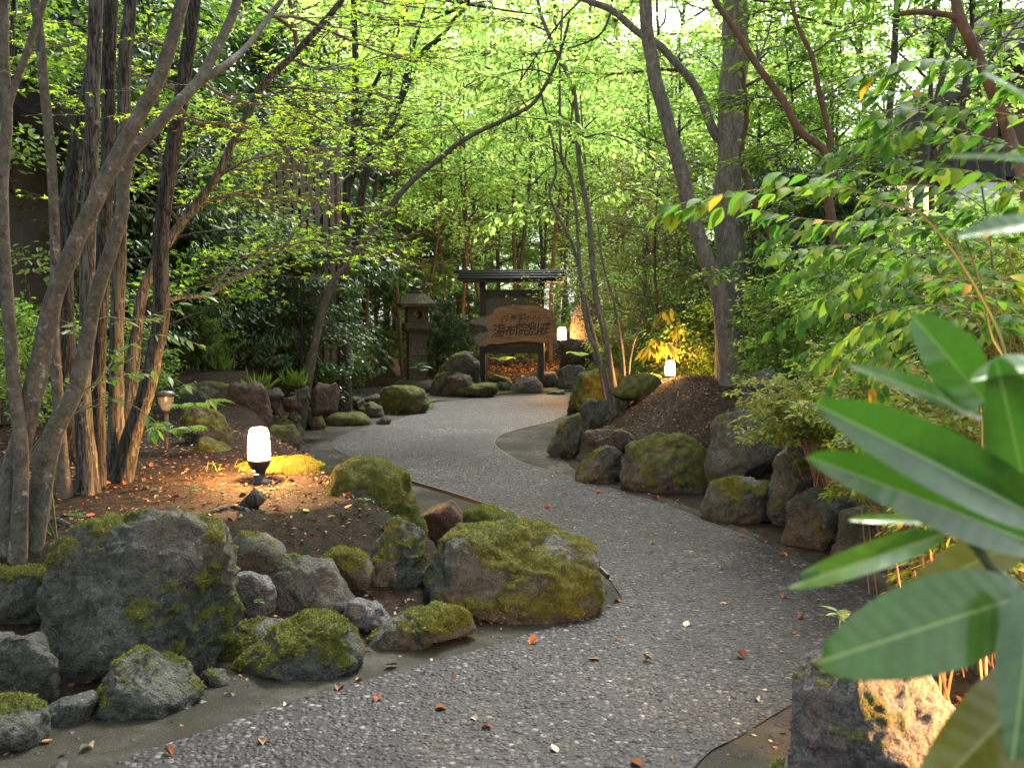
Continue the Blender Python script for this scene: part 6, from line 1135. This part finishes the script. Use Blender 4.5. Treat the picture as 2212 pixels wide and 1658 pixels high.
# --- a sawn stub and roots on the soil
L = smooth_line([P(500, 1118, 4.95) - [0, 0, 0.04], P(530, 1098, 4.95), P(556, 1072, 4.9)], 10); g = Geo().add(*tube(L, np.linspace(0.035, 0.042, 10), 12, 0.15, 5)); single('root_stub', g, BARKD, 'sawn-off dark root stub sticking up from the leafy soil', 'root')
for q, (pts, r_, lab) in enumerate([([(60, 1100), (110, 1098), (160, 1115)], 0.012, 'root running along the soil beside the forked maple'), ([(620, 1140), (690, 1150), (740, 1170)], 0.008, 'thin bare root crossing the soil above the lumpy mossy stone'), ([(440, 1090), (500, 1075), (540, 1085)], 0.010, 'dark root leading to the sawn-off stub')]):
    L = np.array([PZ(x, y, 0.42) for x, y in pts]); L = smooth_line(L, 12); L[:, 2] = gheight(L[:, :2]) + 0.006; L[[0, -1], 2] -= 0.02
    single('root', Geo().add(*tube(L, r_, 7, 0.2, q)), BARK, lab, 'root')

# ------------------------------------------------------------------ fallen leaves
COLS = {'rust brown': (0.30, 0.10, 0.035), 'orange': (0.42, 0.17, 0.05), 'tan': (0.42, 0.27, 0.14), 'pale cream': (0.55, 0.46, 0.30), 'dark red': (0.28, 0.05, 0.025), 'yellow': (0.45, 0.33, 0.06)}
DM = {k: flat_leaf('fallen_leaf_' + k.replace(' ', '_'), c) for k, c in COLS.items()}
def dry_mesh(k, W, curl, fold): me = leaf_mesh('fallen_leaf', 1.0, W, DM[k], fold, curl, 7, 2, vein=0.04); return me
SH = {'flat': (0.34, 0.03, 0.05), 'curled': (0.30, 0.22, 0.55), 'folded': (0.30, -0.1, 0.8)}
DMESH = {(c, s): dry_mesh(c, *SH[s]) for c in COLS for s in SH}
PL = [('the low slab with mossy edge', 60, 1560), ('the wedge-shaped rock', 300, 1500), ('the rock with the yellow-green moss saddle', 650, 1420), ('the long low mossy rock', 920, 1370), ('the flat-topped mossy boulder', 1150, 1270), ('the rusty strip', 980, 1080), ('the moss-blanketed bank stone', 1440, 1010), ('the low speckled bank stone', 1590, 1090), ('the squat grey boulder', 1760, 1130), ('the near boulder lit orange', 1850, 1520), ('the torn glossy leaf tip', 1720, 1275), ('the bend in the path', 1080, 955), ('the picture\'s bottom edge', 1100, 1655)]
GL = [('the lamp', 556, 1020), ('the root stub', 540, 1090), ('the biggest boulder', 300, 1110), ('the upper grey block', 60, 1235), ('the forked maple', 60, 1150), ('the dome-shaped mossy boulder', 800, 1100), ('the leaning dark trunk', 260, 1020), ('the oval stone', 560, 1160), ('the lumpy mossy stone', 750, 1200), ('the path light', 356, 960)]
used = set()
def fallen(px, py, z, col, shape, size, lands, surf, seed):
    rg = np.random.default_rng(seed); p = PZ(px, py, z)
    for _ in range(4):
        zz_ = max(gz(p[0], p[1]), 0.0) if z > 0 else 0.0; p = PZ(px, py, zz_ + 0.012)
    p[2] -= 0.004; nr = sorted(lands, key=lambda l: math.hypot(l[1] - px, l[2] - py)); sz_ = 'small' if size < 0.04 else ('large' if size > 0.055 else 'medium')
    for l in nr[:4]:
        l0 = l; vert = 'below' if py > l[2] + 55 else ('above' if py < l[2] - 55 else 'beside'); lab = f'{sz_} {shape} {col} leaf on the {surf} {vert} {l[0]}'
        if lab not in used: break
    used.add(lab); me = DMESH[(col, shape)]; o = link('fallen_leaf', me, None, p); o.scale = (size,) * 3; o.rotation_euler = (rg.normal(0, 0.25), rg.normal(0, 0.25), rg.uniform(0, 6.28)); tag(o, lab, 'fallen leaf', 'dry leaves fallen on the ' + surf); return o
cs = list(COLS); PTS = [(568, 1605, 1), (372, 1628, 0), (85, 1598, 1), (172, 1617, 3), (728, 1488, 0), (812, 1500, 0), (858, 1432, 4), (938, 1528, 1), (987, 1457, 1), (980, 1370, 1), (1053, 1450, 2), (1020, 1545, 3), (1062, 1570, 0), (1145, 1390, 1), (1270, 1420, 2), (1330, 1375, 0), (1340, 1298, 1), (1395, 1420, 2), (1500, 1189, 1), (1415, 1172, 5), (1228, 1067, 1), (1287, 1064, 1), (1465, 1078, 5), (1424, 1076, 4), (1190, 1028, 3), (1208, 1021, 5), (1655, 1168, 1), (1700, 1200, 1), (1595, 1157, 1), (1632, 1505, 3), (1205, 1621, 3), (1360, 1644, 1), (1735, 1330, 4), (1690, 1290, 0), (1570, 1300, 2), (612, 1522, 3), (768, 1466, 1), (1610, 1420, 0), (1480, 1350, 3), (200, 1610, 2), (1030, 1010, 2), (1190, 1095, 1), (1010, 1110, 3), (1240, 1140, 2), (1560, 1225, 1)]
for q, (x, y, c) in enumerate(PTS):
    rg = np.random.default_rng(q); fallen(x, y, 0, cs[c], ['curled', 'folded', 'flat', 'curled'][q % 4], rg.uniform(0.032, 0.055) * (1.25 if c == 4 else 1), PL, 'path', q)
rg = np.random.default_rng(12); n_ok = 0
while n_ok < 90:
    x, y = rg.uniform(20, 760), rg.uniform(1000, 1235); p = PZ(x, y, 0.42)
    if gz(p[0], p[1]) < 0.2 or (100 < x < 500 and y > 1125) or rg.random() < 0.2: continue
    n_ok += 1; fallen(x, y, 0.42, cs[int(rg.choice([0, 1, 2, 3, 4, 5], p=[.3, .22, .22, .14, .06, .06]))], ['curled', 'folded', 'flat'][n_ok % 3], rg.uniform(0.03, 0.065), GL, 'soil', 900 + n_ok)
def litter(name, poly, n, ls, seed, zoff=0.004):
    rg = np.random.default_rng(seed); c = np.array([PZ(x, y, z)[:2] for x, y, z in poly]); lo, hi = c.min(0), c.max(0); p = rg.uniform(lo, hi, (n * 3, 2)); p = p[inside(p, c)][:n]
    h = gheight(p); ok = h > 0.01; p, h = p[ok], h[ok]; m = len(p); g = Geo(); a = rg.uniform(0, 6.28, m)
    leaves(g, np.c_[p, h + zoff + rg.random(m) * 0.012], np.c_[np.cos(a), np.sin(a), rg.normal(0, 0.2, m)], np.array([0, 0, 1.0]) + rg.normal(0, 0.35, (m, 3)), ls * rg.uniform(0.5, 1.2, m), L_HEX, np.clip(rg.beta(0.9, 2.6, m), 0, 1))
    V, Q, T, A = g.get(); o = link(name, mesh(name, V, Q, T, A, LITTER)); o['kind'] = 'stuff'
litter('leaf_litter', [(-200, 1300, .45), (900, 1250, .3), (900, 1020, .4), (500, 880, .5), (300, 830, .5), (-300, 830, .5)], 11000, 0.026, 1)
litter('leaf_litter', [(560, 850, .5), (900, 830, .2), (900, 740, .3), (400, 760, .5)], 5000, 0.055, 2)
litter('leaf_litter', [(900, 830, .05), (1400, 830, .05), (1500, 765, .4), (850, 765, .4)], 9000, 0.075, 3)
litter('leaf_litter', [(1250, 940, .4), (1560, 960, .4), (1750, 820, .6), (1350, 800, .6)], 9000, 0.026, 4)
litter('leaf_litter', [(1560, 1250, .3), (2300, 1400, .3), (2300, 850, .5), (1600, 850, .5)], 4500, 0.03, 5)
# grass blades at the foot of stones and on the soil
def tufts(spots, seed):
    rg = np.random.default_rng(seed); g = Geo()
    for px, py, z, n, ln_ in spots:
        c = PZ(px, py, z); m = n; p = c + rg.normal(0, 0.05, (m, 3)) * [1, 1, 0]; p[:, 2] = np.maximum(gheight(p[:, :2]), c[2] - 0.02); leaves(g, p, rg.normal(0, 0.45, (m, 3)) * [1, 1, 0] + [0, 0, 1], rg.normal(0, 1, (m, 3)), ln_ * rg.uniform(0.5, 1.2, m), (L_LONG[0] * [0.22, 1, 1], L_LONG[1], None), rg.uniform(0.2, 0.9, m))
    V, Q, T, A = g.get(); o = link('grass', mesh('grass', V, Q, T, A, LF_MID)); o['kind'] = 'stuff'
tufts([(820, 893, 0, 40, .10), (900, 892, 0, 60, .14), (925, 885, 0, 40, .12), (850, 895, 0, 30, .08), (470, 1012, .42, 8, .07), (600, 1060, .42, 6, .06), (700, 930, 0, 20, .06), (1050, 800, .1, 40, .22), (1120, 795, .1, 40, .22), (1000, 800, .1, 40, .22), (560, 838, .6, 60, .2), (640, 830, .6, 60, .22), (480, 830, .6, 60, .2), (700, 825, .5, 60, .2)], 3)
